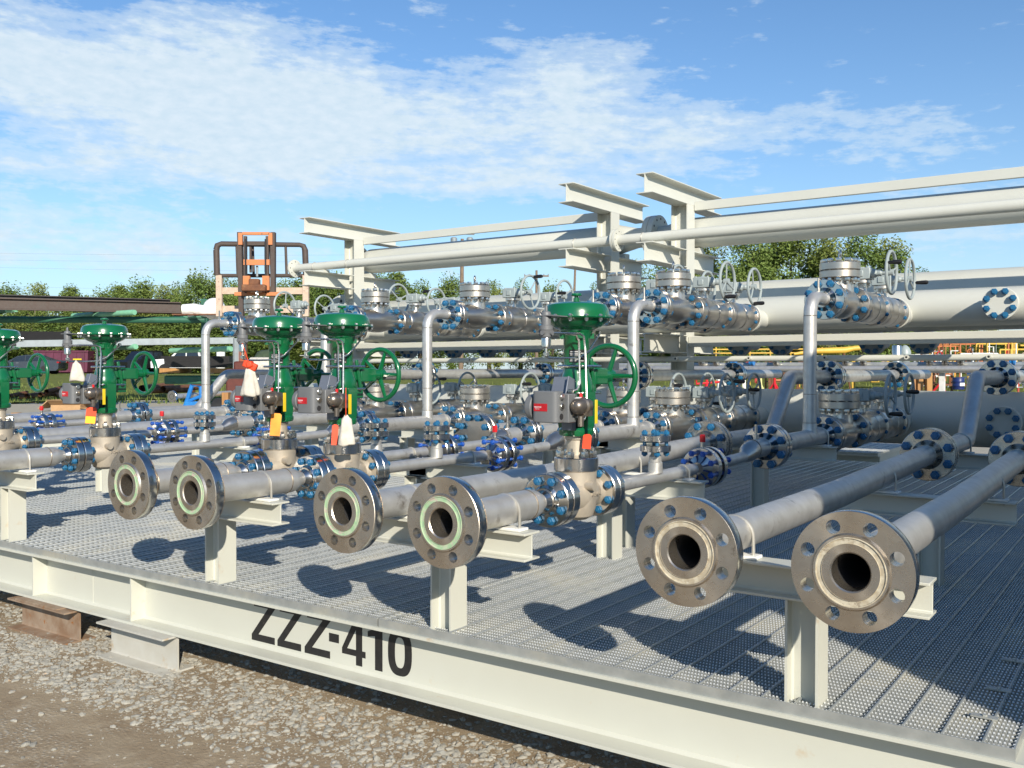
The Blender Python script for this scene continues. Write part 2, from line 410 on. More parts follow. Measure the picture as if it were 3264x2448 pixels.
stm = pm('crushed_stone', (.37, .355, .305), 0, .85, (.26, .245, .205), 24, .3, .7, .05, .5, 150, third=(.42, .3, .19), tsc=13, tlo=.62, thi=.7)
tag(obj('gravel', gv, stm, sharp=0), 'pale crushed stone strewn beside the skid beam', 'gravel', kind='stuff')
# ------------------------------------------------------------------ piping kit (local axis of every run is +Y)
ZP = .479
_mesh = {}
def cached(key, fn):
    if key not in _mesh: _mesh[key] = fn()
    return _mesh[key]
def stud_mesh(L, r, mat, hex_h=None, key=None, both=True):
    """coated stud along Y from 0 to L with heavy hex nuts at the ends"""
    def f():
        hx = hex_h or r * 1.7
        mb = MB(); e = r * .7
        mb.lathe([(r * .85, -e), (r, -e + r * .2), (r, L + e - r * .2), (r * .85, L + e)], 10, ax='Y')
        for h0 in ([0, L - hx] if both else [0]):
            mb.lathe([(r * 1.6, h0), (r * 1.82, h0 + hx * .14), (r * 1.82, h0 + hx * .86), (r * 1.6, h0 + hx)], 6, ax='Y')
        return mb.mesh('stud', mat, 30)
    return cached(('stud', round(L, 4), round(r, 4), mat.name, both), f)
def studs(parent, n, rbc, y0, L, r, mat, z=0., x=0., ph=PI / 8, axis='Y', name='stud', only=None):
    me = stud_mesh(L, r, mat)
    for k in range(n):
        if only and k not in only: continue
        a = 2 * PI * k / n + ph
        if axis == 'Y':
            link(name, me, parent, (x + rbc * math.cos(a), y0, z + rbc * math.sin(a)))
        else:   # vertical studs
            link(name, me, parent, (x + rbc * math.cos(a), y0 + rbc * math.sin(a), z), (PI / 2, 0, 0))
def holed_flange(mb, Ro, ri, rbc, rh, y0, y1, n=8, ph=PI / 8, seg=12):
    """flat ring between y0 and y1 with n real bolt holes"""
    per = []
    def sector(k):
        a0 = 2 * PI * k / n + ph - PI / n; a1 = a0 + 2 * PI / n; ac = (a0 + a1) / 2
        pts = []
        for i in range(seg): a = a0 + (a1 - a0) * i / seg; pts.append((Ro, a))
        for i in range(3): pts.append((Ro + (ri - Ro) * i / 3, a1))
        for i in range(seg): a = a1 + (a0 - a1) * i / seg; pts.append((ri, a))
        for i in range(3): pts.append((ri + (Ro - ri) * i / 3, a0))
        P2 = [(r * math.cos(a), r * math.sin(a)) for r, a in pts]
        c = (rbc * math.cos(ac), rbc * math.sin(ac)); H = []
        for p in P2:
            d = math.hypot(p[0] - c[0], p[1] - c[1]); H.append((c[0] + (p[0] - c[0]) / d * rh, c[1] + (p[1] - c[1]) / d * rh))
        return P2, H
    for k in range(n):
        P2, H = sector(k); m = len(P2); o = len(mb.v)
        for y in (y0, y1):
            mb.v += [(p[0], y, p[1]) for p in P2]; mb.v += [(p[0], y, p[1]) for p in H]
        for i in range(m):
            j = (i + 1) % m
            mb.f.append((o + i, o + j, o + m + j, o + m + i))
            b = o + 2 * m
            mb.f.append((b + i, b + m + i, b + m + j, b + j))
            mb.f.append((o + m + i, o + m + j, b + m + j, b + m + i))
def flange_mesh(OD, t, hub_r, hub_l, pipe_r, mat, key, flip=False, gap=.004):
    """weld-neck flange: bolting face at y=0, hub towards +Y (or -Y when flip)"""
    def f():
        s = -1 if flip else 1
        Ro = OD / 2
        pr = [(Ro * .62, 0), (Ro * .62, gap), (Ro - .003, gap), (Ro, gap + .003), (Ro, t - .003), (Ro - .003, t), (hub_r + .006, t), (hub_r, t + .006), (pipe_r + (hub_r - pipe_r) * .35, t + (hub_l - t) * .55), (pipe_r + .001, hub_l)]
        mb = MB().lathe(pr, 40, ax='Y' if s > 0 else '-Y')
        return mb.mesh('flange', mat, 30)
    return cached(('fl', key, flip, mat.name), f)
def pipe_obj(path, r, parent, name='pipe', mat=None, seg=28, cap=True):
    return obj(name, MB().tube(path, r, seg, cap), mat or ss, parent)
def arc(c, r, a0, a1, n, plane):
    """points on an arc; plane gives the two unit axes"""
    e1, e2 = V(plane[0]), V(plane[1]); c = V(c)
    return [c + e1 * (r * math.cos(a0 + (a1 - a0) * i / n)) + e2 * (r * math.sin(a0 + (a1 - a0) * i / n)) for i in range(n + 1)]
def weld_ring(y, r, parent, z=0.):
    me = cached(('weld', r), lambda: MB().torus(r, .0025, 28, 6, ax='Y').mesh('weld_seam', weld))
    return link('weld_seam', me, parent, (0, y, z))

# open ended 4 inch flange facing the camera
def open_flange_mesh():
    mb = MB()
    holed_flange(mb, .1555, .1, .121, .0185, .008, .054)
    # outer rim, raised face and bore
    mb.lathe([(.1525, .008), (.1555, .011), (.1555, .051), (.1525, .054)], 64, ax='Y', cap0=False, cap1=False)
    mb.lathe([(.049, .13), (.049, .004), (.0525, 0), (.0735, .0), (.075, .006), (.086, .006), (.0875, 0), (.0955, 0), (.1, .008)], 64, ax='Y', cap0=False, cap1=False)
    mb.lathe([(.1, .054), (.079, .054), (.075, .058), (.06, .1), (.0575, .124)], 48, ax='Y', cap0=False, cap1=False)
    return mb.mesh('flange', mach, 30)
def open_rim_mesh():
    return MB().lathe([(.1556, .012), (.1562, .0135), (.1562, .0495), (.1556, .051)], 72, ax='Y', cap0=False, cap1=False).mesh('flange_rim', rim, 60)
def grease_mesh(mat):
    mb = MB()
    mb.lathe([(.0735, .0008), (.0735, -.0012), (.0745, .0018), (.0865, .0018), (.0875, -.0015), (.09, -.0012), (.0905, .0008)], 64, ax='Y', cap0=False, cap1=False)
    return mb.mesh('seal_ring', mat, 40)
OF, OR_, GG, CG = open_flange_mesh(), open_rim_mesh(), grease_mesh(green_gr), grease_mesh(cream_gr)
def open_end(parent, y, grease):
    f = link('flange', OF, parent, (0, y, 0)); link('flange_rim', OR_, f); link('seal_ring', grease, f)
    # dark inside of the bore
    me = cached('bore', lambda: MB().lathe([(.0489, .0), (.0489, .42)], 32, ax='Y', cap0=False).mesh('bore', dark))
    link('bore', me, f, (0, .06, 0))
    return f

FL2 = dict(OD=.212, t=.043, hub_r=.062, hub_l=.085, pipe_r=.03)
def f2(parent, y, flip=False, name='flange', mat=None):
    return link(name, flange_mesh(FL2['OD'], FL2['t'], FL2['hub_r'], FL2['hub_l'], FL2['pipe_r'], mat or rim, 'two', flip), parent, (0, y, 0))
def f4(parent, y, flip=False, z=0., OD=.273, mat=None, key='four'):
    return link('flange', flange_mesh(OD, .046, .078, .1, .0575, mat or rim, key, flip), parent, (0, y, z))

RUN = {'C': -2.005, 'B': -3.353, 'A': -3.81, 'D': -5.40, 'E': -6.68, 'F': -8.5}
DESC = {'C': 'the rightmost green valve', 'B': 'second green valve from right', 'A': 'third green valve from right', 'D': 'second green valve from left', 'E': 'the leftmost green valve', 'F': 'the far left cardboard box'}
Z2, ZU = .525, 1.49

# ---- inlet spool (open flange to the control valve)
def inlet(X, label, grease):
    t = thing('inlet_pipe', label, 'pipe', (X, 0, ZP), group='flanged inlet pipes')
    open_end(t, 2.46, grease)
    pipe_obj([(0, 2.583, 0), (0, 2.975, 0)], .0572, t, cap=False)
    obj('reducer', MB().lathe([(.0575, 2.973), (.057, 3.005), (.05, 3.03), (.035, 3.06), (.0315, 3.075)], 28, ax='Y'), ss, t)
    weld_ring(2.973, .0574, t); weld_ring(2.588, .0574, t)
    obj('flange_hub', MB().lathe([(.031, 3.07), (.04, 3.09), (.056, 3.112)], 28, ax='Y'), rim, t)
    link('flange', flange_mesh(.212, .043, .056, .06, .05, rim, 'twoS', True), t, (0, 3.155, 0))
    studs(t, 8, .0825, 3.093, .128, .0096, blue)
    return t
T = {}
# ---- metering spool downstream of the valve
def metering(X, label):
    t = thing('metering_pipe', label, 'pipe', (X, 0, ZP), group='metering pipes behind the green valves')
    f2(t, 3.535); studs(t, 8, .0825, 3.469, .128, .0096, blue)
    pipe_obj([(0, 3.61, 0), (0, 4.52, 0)], .0302, t)
    # vent branch with a pair of small flanges
    v = obj('vent_branch', MB().lathe([(.036, .0), (.034, .05), (.03, .055), (.03, .08), (.022, .09), (.019, .1), (.02, .125)], 20), ss, t, (0, 4.08, .022))
    fm = cached('vf', lambda: MB().lathe([(.035, 0), (.071, .0), (.0735, .002), (.0735, .028), (.071, .03), (.045, .03)], 32).mesh('flange', rim, 30))
    link('flange', fm, v, (0, 0, .104)); link('flange', fm, v, (0, 0, .152))
    me = cached('vst', lambda: stud_mesh(.113, .0088, blue))
    for k in range(4):
        a = PI / 2 * k + .6
        link('stud', me, v, (.052 * math.cos(a), .052 * math.sin(a), .086), (PI / 2, 0, 0))
    # orifice flange union
    f2(t, 4.655, True); f2(t, 4.685); obj('orifice_plate', MB().lathe([(.07, 4.655), (.07, 4.685)], 24, ax='Y'), poly, t)
    studs(t, 8, .0825, 4.56, .25, .0092, blue2)
    nip = obj('tap_nipple', MB().lathe([(.011, 0), (.011, .045)], 12), poly, t, (0, 4.635, .104))
    obj('red_cap', MB().lathe([(.015, 0), (.0165, .004), (.0165, .034), (.013, .04), (.004, .041)], 6), redm, nip, (0, 0, .03), sharp=20)
    pipe_obj([(0, 4.76, 0), (0, 5.22, .01)], .0302, t)
    obj('reducer', MB().tube([(0, 5.215, .01), (0, 5.24, .012), (0, 5.28, .025), (0, 5.31, .035), (0, 5.35, .044)], [.0305, .036, .052, .0572, .0575], 28), poly, t)
    pipe_obj([(0, 5.35, .045), (0, 5.54, .046)], .0572, t)
    obj('drain_nipple', MB().lathe([(.016, 0), (.016, .03), (.0085, .032), (.0085, .09)], 10), poly, t, (0, 5.42, .098))
    f4(t, 5.62, True, .046); studs(t, 8, .112, 5.545, .155, .0145, blue, z=.046)
    weld_ring(5.35, .0573, t, .045)
    return t
# ---- riser spool with a tee going up to the upper check valve
def riser(X, label):
    t = thing('riser_pipe', label, 'pipe', (X, 0, Z2), group='riser pipes feeding both valve rows')
    f4(t, 5.625); pipe_obj([(0, 5.72, 0), (0, 6.72, 0)], .0572, t)
    obj('tee', MB().lathe([(.057, 0), (.05, .045), (.0465, .1)], 24), ss, t, (0, 6.44, 0))
    h = ZU - Z2; r = .13
    p = [(0, 6.44, .1), (0, 6.44, .42), (0, 6.44, h - r)] + [tuple(q) for q in arc((0, 6.44 + r, h - r), r, PI, PI / 2, 8, ((0, 1, 0), (0, 0, 1)))][1:] + [(0, 6.72, h)]
    obj('riser', MB().tube(p, .0445, 24), ss, t)
    for zz in (.105, .30, h - r):
        link('weld_seam', cached(('weldz', .0448), lambda: MB().torus(.0448, .0022, 24, 6).mesh('weld_seam', weld)), t, (0, 6.44, zz))
    f4(t, 6.80, True); f4(t, 6.80, True, h, .285, None, 'fourU')
    studs(t, 8, .112, 6.73, .14, .0145, blue); studs(t, 8, .116, 6.73, .14, .0155, blue, z=h)
    obj('drain_nipple', MB().lathe([(.014, 0), (.014, .03), (.008, .032), (.008, .1)], 10), poly, t, (0, 6.62, h + .04))
    return t
# ---- swing check valve, length .7, flange face at y=0
def check_valve():
    t = thing('check_valve', 'x', 'valve')
    b = MB().lathe([(.075, 0), (.137, 0), (.14, .003), (.14, .05), (.137, .053), (.09, .055), (.085, .1), (.098, .17), (.118, .26), (.122, .34), (.118, .42), (.098, .5), (.088, .6), (.09, .645), (.137, .647), (.14, .65), (.14, .697), (.137, .7), (.075, .7)], 40, ax='Y')
    obj('body', b, poly, t)
    obj('neck', MB().lathe([(.1, .0), (.1, .1), (.096, .13), (.1, .185)], 32), pm_cv, t, (0, .34, 0))
    bm_ = MB().lathe([(.1, .18), (.142, .18), (.145, .183), (.145, .229), (.142, .232), (.139, .233)], 40)
    obj('bonnet_flange', bm_, cvm, t, (0, .34, 0))
    obj('bonnet', MB().lathe([(.138, .237), (.142, .238), (.145, .241), (.145, .287), (.142, .29), (.06, .291), (.05, .296)], 40), cvm, t, (0, .34, 0))
    me = cached('cvst', lambda: MB().lathe([(.0115, -.042), (.0115, .14)], 8, o=(0, 0, 0)).lathe([(.021, -.032), (.0225, -.029), (.0225, -.004), (.021, -.001)], 6).lathe([(.021, .112), (.0225, .115), (.0225, .137), (.021, .14)], 6).mesh('stud', nutm, 30))
    for k in range(12):
        a = PI / 6 * k + .2
        link('stud', me, t, (.118 * math.cos(a), .34 + .118 * math.sin(a), .18))
    e = obj('eye_bolt', MB().lathe([(.02, .29), (.02, .31), (.01, .312), (.01, .33)], 12).torus(.026, .008, 20, 8, o=(0, 0, .358), M=Matrix.Rotation(.5, 4, 'Z') @ AX['X']), nutm, t, (0, .34, 0))
    studs(t, 8, .114, .6, .15, .0145, blue)
    return t
pm_cv = pm('shiny_cast', (.66, .63, .58), .85, .3, (.58, .55, .5), 14, bump=.08, bsc=90)
cvm = pm('turned_steel', (.55, .51, .45), .9, .36, (.48, .45, .39), 10, stretch=(1, 1, 30), bump=.03)
# ---- flanged ball valve with gearbox and handwheel, length .65
def ball_valve():
    t = thing('ball_valve', 'x', 'valve')
    b = MB().lathe([(.1, 0), (.132, 0), (.135, .003), (.135, .043), (.132, .046), (.118, .048), (.118, .075), (.126, .085), (.13, .11), (.13, .3), (.126, .31), (.121, .315), (.121, .335), (.126, .34), (.126, .52), (.12, .53), (.112, .56), (.112, .6), (.132, .603), (.135, .606), (.135, .647), (.132, .65), (.1, .65)], 40, ax='Y')
    obj('body', b, poly, t)
    obj('stem_neck', MB().lathe([(.04, .1), (.034, .13), (.034, .185), (.07, .188), (.072, .19), (.072, .212), (.07, .214), (.05, .214)], 24), pm_cv, t, (0, .27, 0))
    me = cached('bvn', lambda: MB().lathe([(.008, .155), (.008, .2)], 8).lathe([(.014, .163), (.014, .184)], 6).mesh('nut', nutm, 30))
    for k in range(6):
        a = PI / 3 * k; link('nut', me, t, (.056 * math.cos(a), .27 + .056 * math.sin(a), 0))
    g = MB().box((0, .27, .262), (.15, .145, .09)).box((-.02, .27, .31), (.085, .085, .012)).box((.0, .196, .262), (.05, .012, .05))
    g.lathe([(.036, 0), (.036, .05), (.026, .055), (.026, .09), (.016, .095), (.016, .12)], 16, o=(.06, .25, .262), ax='X')
    for dx in (-.055, .055):
        for dy in (-.05, .05): g.lathe([(.012, .3), (.012, .318)], 6, o=(dx, .27 + dy, 0))
    gb_ = obj('gearbox', g, gear, t, bev=.006)
    hw = MB().torus(.165, .0125, 44, 10, ax='X').lathe([(.026, -.03), (.026, .015)], 14, ax='X')
    for k in range(3):
        a = 2 * PI * k / 3 + .3
        hw.tube([(-.01, 0, 0), (.0, .16 * math.cos(a), .16 * math.sin(a))], .0075, 8)
    h = obj('handwheel', hw, gear, t, (.225, .25, .262))
    obj('grip', MB().lathe([(.009, .0), (.014, .012), (.017, .05), (.018, .085), (.014, .1), (.006, .104)], 12, ax='X'), black, h, (.008, .13, .1))
    studs(t, 8, .114, -.03, .02, .0165, blue, only=()) if False else None
    me = stud_mesh(.1, .0105, blue)
    for k in range(8):
        a = PI / 4 * k + PI / 8
        link('stud', me, t, (.117 * math.cos(a), .6, .117 * math.sin(a)))
    return t
# ------------------------------------------------------------------ green diaphragm control valve (origin on the pipe axis, flow along Y)
def text_mesh(s, size, mat, name='lettering', ext=.0006, align='CENTER'):
    cu = bpy.data.curves.new('txt', 'FONT'); cu.body = s; cu.size = size; cu.extrude = ext; cu.align_x = align; cu.align_y = 'CENTER'; cu.resolution_u = 2
    o = bpy.data.objects.new('txt', cu); COL.objects.link(o)
    dg = bpy.context.evaluated_depsgraph_get(); me = bpy.data.meshes.new_from_object(o.evaluated_get(dg)); me.name = name
    bpy.data.objects.remove(o); bpy.data.curves.remove(cu)
    me.materials.clear(); me.materials.append(mat)
    return me
def rbox(w, d, h, r, n=4):
    """rounded rectangle outline in XY"""
    pts = []
    for cx, cy, a in ((w / 2 - r, d / 2 - r, 0), (-w / 2 + r, d / 2 - r, PI / 2), (-w / 2 + r, -d / 2 + r, PI), (w / 2 - r, -d / 2 + r, 1.5 * PI)):
        for i in range(n + 1): q = a + PI / 2 * i / n; pts.append((cx + r * math.cos(q), cy + r * math.sin(q)))
    return pts
def control_valve():
    t = thing('control_valve', 'x', 'control valve')
    # cast globe body with end flanges
    b = MB().lathe([(.06, -.19), (.103, -.19), (.106, -.187), (.106, -.147), (.103, -.144), (.062, -.142), (.052, -.12), (.06, -.09), (.078, -.05), (.086, 0), (.078, .05), (.06, .09), (.052, .12), (.062, .142), (.103, .144), (.106, .147), (.106, .187), (.103, .19), (.06, .19)], 40, ax='Y')
    b.lathe([(.045, -.1), (.07, -.085), (.082, -.05), (.085, 0), (.083, .06), (.086, .1)], 36)
    b.lathe([(.02, .0), (.02, .035)], 14, o=(.07, -.03, .045), ax='X').lathe([(.02, .0), (.02, .03)], 14, o=(-.095, -.03, .045), ax='X')
    body = obj('body', b, cast, t)
    for y in (-.167, .167): obj('end_flange', MB().lathe([(.088, y - .0235), (.1045, y - .0235), (.1075, y - .0205), (.1075, y + .0205), (.1045, y + .0235), (.088, y + .0235)], 44, ax='Y'), rim, t)
    tm = text_mesh('FISHER', .024, cast, 'cast_lettering', .003)
    link('cast_lettering', tm, body, (.0855, .02, .005), (PI / 2, 0, PI / 2))
    bf = obj('bonnet_flange', MB().lathe([(.085, .098), (.089, .1), (.092, .103), (.092, .153), (.089, .156), (.05, .157)], 44), rim, t)
    obj('bonnet', MB().lathe([(.05, .155), (.041, .165), (.04, .225), (.046, .232), (.046, .245)], 28), cast, t)
    me = cached('bonst', lambda: MB().lathe([(.0085, .157), (.0085, .195)], 8).lathe([(.0145, .157), (.016, .16), (.016, .179), (.0145, .182)], 6).mesh('nut', nutm, 30))
    for k in range(8):
        a = PI / 4 * k + .25; link('nut', me, t, (.0735 * math.cos(a), .0735 * math.sin(a), 0))
    # yoke: ring foot, two legs, shoulder, barrel
    yk = MB().lathe([(.05, .243), (.068, .245), (.073, .255), (.073, .27), (.066, .278), (.05, .28)], 32)
    for s in (-1, 1):
        yk.add(*leg_shape(s))
    yk.lathe([(.03, .395), (.062, .4), (.073, .42), (.075, .445), (.064, .475), (.056, .5), (.053, .51), (.053, .64), (.058, .648), (.06, .662), (.07, .675), (.07, .69)], 36)
    for k in range(4):
        a = PI / 2 * k + PI / 4; yk.box((.058 * math.cos(a), .058 * math.sin(a), .655), (.028, .028, .022), Matrix.Rotation(a, 4, 'Z'))
    yoke = obj('yoke', yk, green, t)
    obj('stem', MB().lathe([(.012, .24), (.012, .42)], 14), poly, t)
    obj('packing_nut', MB().lathe([(.03, .28), (.03, .3), (.022, .302), (.022, .33)], 6), dark, t)
    # diaphragm casing
    lo = MB().lathe([(.05, .678), (.075, .68), (.105, .694), (.128, .712), (.134, .722), (.153, .724), (.155, .7265)], 48, cap1=False)
    obj('lower_casing', lo, green, t)
    up_ = MB().lathe([(.155, .7275), (.153, .730), (.138, .732), (.136, .745), (.133, .765), (.122, .782), (.1, .79), (.05, .795), (.012, .796)], 48, cap0=False)
    up_.lathe([(.013, .794), (.013, .81), (.008, .812), (.008, .818), (.021, .82), (.023, .824), (.021, .83), (.01, .832)], 20)
    uc = obj('upper_casing', up_, green, t)
    me = cached('casb', lambda: MB().lathe([(.0055, -.018), (.0055, .012)], 8).lathe([(.0085, -.014), (.0085, -.004)], 6).lathe([(.0085, .0035), (.0095, .005), (.0085, .010)], 6).mesh('bolt', nutm, 30))
    for k in range(14):
        a = 2 * PI * k / 14 + .15; link('bolt', me, uc, (.1455 * math.cos(a), .1455 * math.sin(a), .7275))
    # side handwheel, behind the yoke
    hm = MB().box((0, .08, .488), (.05, .1, .055)).box((0, .16, .488), (.062, .11, .07))
    hm.lathe([(.03, 0), (.03, .06), (.02, .065), (.02, .1)], 18, o=(0, .19, .488), ax='Y')
    hm.box((0, .1, .43), (.012, .09, .12)).box((.03, .085, .49), (.012, .02, .15), Matrix.Rotation(.2, 4, 'X')).box((-.03, .085, .49), (.012, .02, .15), Matrix.Rotation(.2, 4, 'X'))
    obj('gear_arm', hm, green, t, bev=.006)
    hw = MB().torus(.131, .0125, 56, 12, ax='Y').lathe([(.026, -.03), (.03, -.01), (.03, .02)], 20, ax='Y')
    for k in range(5):
        a = 2 * PI * k / 5 + .0
        hw.tube([(.024 * math.cos(a), -.004, .024 * math.sin(a)), (.128 * math.cos(a), 0, .128 * math.sin(a))], [.0125, .0085], 8)
    obj('handwheel', hw, green, t, (.0, .272, .488))
    for z in (.53, .42):
        obj('clamp_rod', MB().tube([(-.058, .1, z), (-.058, -.05, z), (-.05, -.058, z), (.05, -.058, z), (.058, -.05, z), (.058, .1, z)], .0058, 8), nutm, t)
    # positioner in front
    ps = MB().prism(rbox(.118, .066, 0, .022), (0, -.215, .308), h=.124)
    ps.box((.038, -.158, .364), (.08, .06, .114))
    ps.lathe([(.055, 0), (.052, .03), (.045, .036)], 24, o=(-.066, -.19, .366), ax='X', M=AX['X'] @ Matrix.Rotation(PI, 4, 'X'))
    pos = obj('positioner', ps, posg, t, bev=.004)
    lab = obj('red_label', MB().box((0, 0, 0), (.062, .0016, .03)), redlab, pos, (-.014, -.2488, .368))
    link('lettering', text_mesh('FIELDVUE', .0078, wtext), lab, (-.012, -.0009, .001), (PI / 2, 0, 0))
    link('lettering', text_mesh('Instruments', .004, wtext), lab, (-.014, -.0009, -.006), (PI / 2, 0, 0))
    ga = cached('gauge', lambda: MB().lathe([(.0135, 0), (.0135, .006), (.0115, .008)], 18, ax='X').mesh('gauge', nutm, 30))
    for z in (.41, .372): link('gauge', ga, pos, (.0595, -.212, z))
    obj('port', MB().lathe([(.0125, 0), (.0125, .0012)], 16, ax='X'), dark, pos, (.0595, -.212, .332))
    sc = cached('pscrew', lambda: MB().lathe([(.0065, 0), (.0065, .004)], 10, ax='X').mesh('screw', nutm, 30))
    for y, z in ((-.135, .413), (-.16, .335), (-.14, .322), (-.125, .33)): link('screw', sc, pos, (.0775, y, z))
    # mounting plate and linkage between positioner and yoke
    br = MB().box((-.02, -.1, .44), (.07, .006, .1), Matrix.Rotation(-.35, 4, 'X')).box((.03, -.1, .43), (.006, .06, .11), Matrix.Rotation(-.3, 4, 'X')).box((0, -.09, .34), (.05, .1, .03)).box((.01, -.075, .3), (.05, .03, .06))
    obj('mounting_bracket', br, pm_bracket, t, bev=.002)
    # filter regulator on the right of the positioner
    rg = MB().lathe([(.012, -.052), (.022, -.046), (.031, -.03), (.033, -.005), (.03, .0), (.038, .004), (.038, .012), (.03, .016), (.03, .05), (.02, .056)], 22, ax='Y')
    rg.box((0, .03, -.01), (.05, .05, .06)).lathe([(.012, -.08), (.012, -.04)], 10)
    reg = obj('regulator', rg, bronze, t, (.105, -.14, .372))
    obj('red_cap', MB().lathe([(.007, 0), (.007, .016)], 10), redm, reg, (.0, -.0, .035))
    obj('sticker', MB().box((0, 0, 0), (.022, .018, .0015), Matrix.Rotation(.2, 4, 'X')), wtext, reg, (0, -.02, .034))
    # volume booster hung on a plate from the casing rim
    bs = MB().lathe([(.004, .765), (.006, .757), (.006, .745), (.016, .742), (.019, .735), (.019, .69), (.027, .688), (.027, .672), (.024, .668), (.022, .645), (.017, .64)], 22)
    bs.lathe([(.0105, -.03), (.0105, .03)], 12, o=(0, 0, .66), ax='X').lathe([(.0095, -.03), (.0095, .03)], 12, o=(0, 0, .66), ax='Y')
    bst = obj('booster', bs, posg, t, (.01, -.245, 0))
    obj('filter_cup', MB().lathe([(.018, .64), (.019, .637), (.019, .606), (.012, .603), (.006, .6), (.006, .585), (.009, .583), (.009, .57), (.004, .566)], 20), nutm, bst)
    obj('bracket_plate', MB().box((0, .055, .727), (.075, .15, .004)), posg, bst)
    tb = MB()
    tb.tube([(.03, -.245, .66), (.055, -.2, .66), (.075, -.1, .66), (.083, -.08, .65), (.088, -.077, .6), (.108, -.1, .42), (.115, -.11, .345), (.11, -.118, .322), (.1, -.125, .32)], .0046, 8)
    tb.tube([(.01, -.245, .57), (.012, -.23, .562), (.03, -.15, .562), (.062, -.08, .565), (.075, -.03, .59), (.078, .05, .66), (.07, .06, .67)], .0046, 8)
    tb.tube([(.01, -.215, .66), (.03, -.15, .66), (.06, -.1, .655), (.066, -.09, .63), (.078, -.1, .46), (.074, -.12, .435), (.055, -.135, .43)], .0042, 8)
    for p in ((.03, -.245, .66), (.07, .058, .668), (.1, -.125, .32), (.055, -.135, .43), (.01, -.245, .578)): tb.lathe([(.009, -.009), (.009, .009)], 6, o=p, ax='X')
    obj('tubing', tb, nutm, t)
    # nameplates
    np_ = MB().add([(.0536 * math.cos(a), .0536 * math.sin(a), z) for z in (.545, .598) for a in [R(-92 + 9 * i) for i in range(9)]], [(i, i + 1, i + 10, i + 9) for i in range(8)])
    pl = obj('nameplate', np_, plate_m, t, sharp=80)
    ln = MB()
    for r_, z in enumerate((.589, .582, .575, .566, .558, .551)):
        a0, a1 = (-88, -25) if r_ % 2 else (-86, -40)
        A = [R(a0 + (a1 - a0) * i / 6) for i in range(7)]
        ln.add([(.0541 * math.cos(a), .0541 * math.sin(a), z + dz) for dz in (0, .0022) for a in A], [(i, i + 1, i + 8, i + 7) for i in range(6)])
    obj('nameplate_print', ln, wtext, pl, sharp=0)
    obj('yellow_tag', MB().box((.152, -.1, .35), (.004, .018, .095)), ytag, t, bev=.001)
    return t
def leg_shape(s):
    # cast yoke leg, wide at the shoulder and at the foot
    prof = [(.045, .272), (.066, .272), (.071, .3), (.073, .35), (.074, .4), (.074, .425), (.04, .425), (.047, .39), (.05, .34), (.046, .3)]
    vs = []; fs = []; n = len(prof)
    for w in (-.03, .03):
        for x, z in prof: vs.append((s * x, w, z))
    fs.append(tuple(range(n))[::-1] if s > 0 else tuple(range(n))); fs.append(tuple(range(n, 2 * n)) if s > 0 else tuple(range(n, 2 * n))[::-1])
    for k in range(n):
        q = (k, (k + 1) % n, n + (k + 1) % n, n + k); fs.append(q if s > 0 else q[::-1])
    return vs, fs
pm_bracket = pm('slate_bracket', (.16, .18, .22), .2, .45, (.14, .155, .19), 8)
cv = control_valve()
cv_labels = {'C': 'green diaphragm control valve nearest the camera, tallest in view, no cloth bag on it',
 'B': 'green control valve with a white cloth bag over its bonnet and a narrow red tag',
 'A': 'green control valve with a bag tied by red ribbon hanging over its positioner',
 'D': 'green control valve with a white bag above the positioner and an orange and yellow tag',
 'E': 'green control valve cut off by the left edge of the photo',
 'F': 'green control valve beyond the left edge, behind the one at the edge'}
VY = 3.345
CV = {}
for i, k in enumerate('CBADE'):
    if i == 0: cv.location = (RUN[k], VY, ZP); cv['label'] = cv_labels[k]; cv['group'] = 'green control valves'; CV[k] = cv
    else: CV[k] = dup(cv, (RUN[k], VY, ZP), cv_labels[k])
# cloth bags and hang tags
def bag(loc, label, w=.045, h=.13, seed=0):
    rr = random.Random(seed); mb = MB(); prof = []
    n = 20; rows = [(.006, h), (.01, h * .96), (.012, h * .93), (.022, h * .86), (w * .62, h * .7), (w * .8, h * .45), (w * .95, h * .2), (w, .05 * h), (w * .9, 0), (w * .3, .004)]
    vs = []; fs = []
    ph = [rr.uniform(0, 6) for _ in range(3)]
    for r, z in rows:
        for k in range(n):
            a = 2 * PI * k / n; q = r * (1 + .16 * math.sin(3 * a + ph[0]) + .1 * math.sin(5 * a + ph[1] + z * 30))
            vs.append((q * math.cos(a), q * .55 * math.sin(a), z + .004 * math.sin(a * 2 + ph[2])))
    for i in range(len(rows) - 1):
        for k in range(n): fs.append((i * n + k, i * n + (k + 1) % n, (i + 1) * n + (k + 1) % n, (i + 1) * n + k))
    mb.add(vs, fs); mb.f.append(tuple(range(n - 1, -1, -1))[:0] or tuple((len(rows) - 1) * n + k for k in range(n)))
    o = obj('cloth_bag', mb, cloth, None, loc, sharp=0)
    for p in o.data.polygons: p.use_smooth = True
    o.rotation_euler = (0, 0, R(35))
    tag(o, label, 'bag', 'white cloth parts bags'); return o
def onv(k, dx, dy, dz): return (RUN[k] + dx, VY + dy, ZP + dz)
b1 = bag(onv('D', .11, -.25, .445), 'white cloth bag hanging above the grey positioner of the second green valve from left', .043, .12, 1)
b2 = bag(onv('A', .115, -.285, .385), 'white cloth bag tied with a red ribbon, hanging over a grey positioner', .044, .15, 2)
obj('red_ribbon', MB().box((0, 0, .005), (.07, .03, .035), Matrix.Rotation(.4, 4, 'Y')).box((.0, .0, .01), (.03, .05, .03), Matrix.Rotation(-.3, 4, 'Y')), otag2, b2, (0, 0, .145), bev=.006)
obj('string', MB().tube([(0, 0, .145), (-.05, .04, .26)], .0018, 6), otag2, b2)
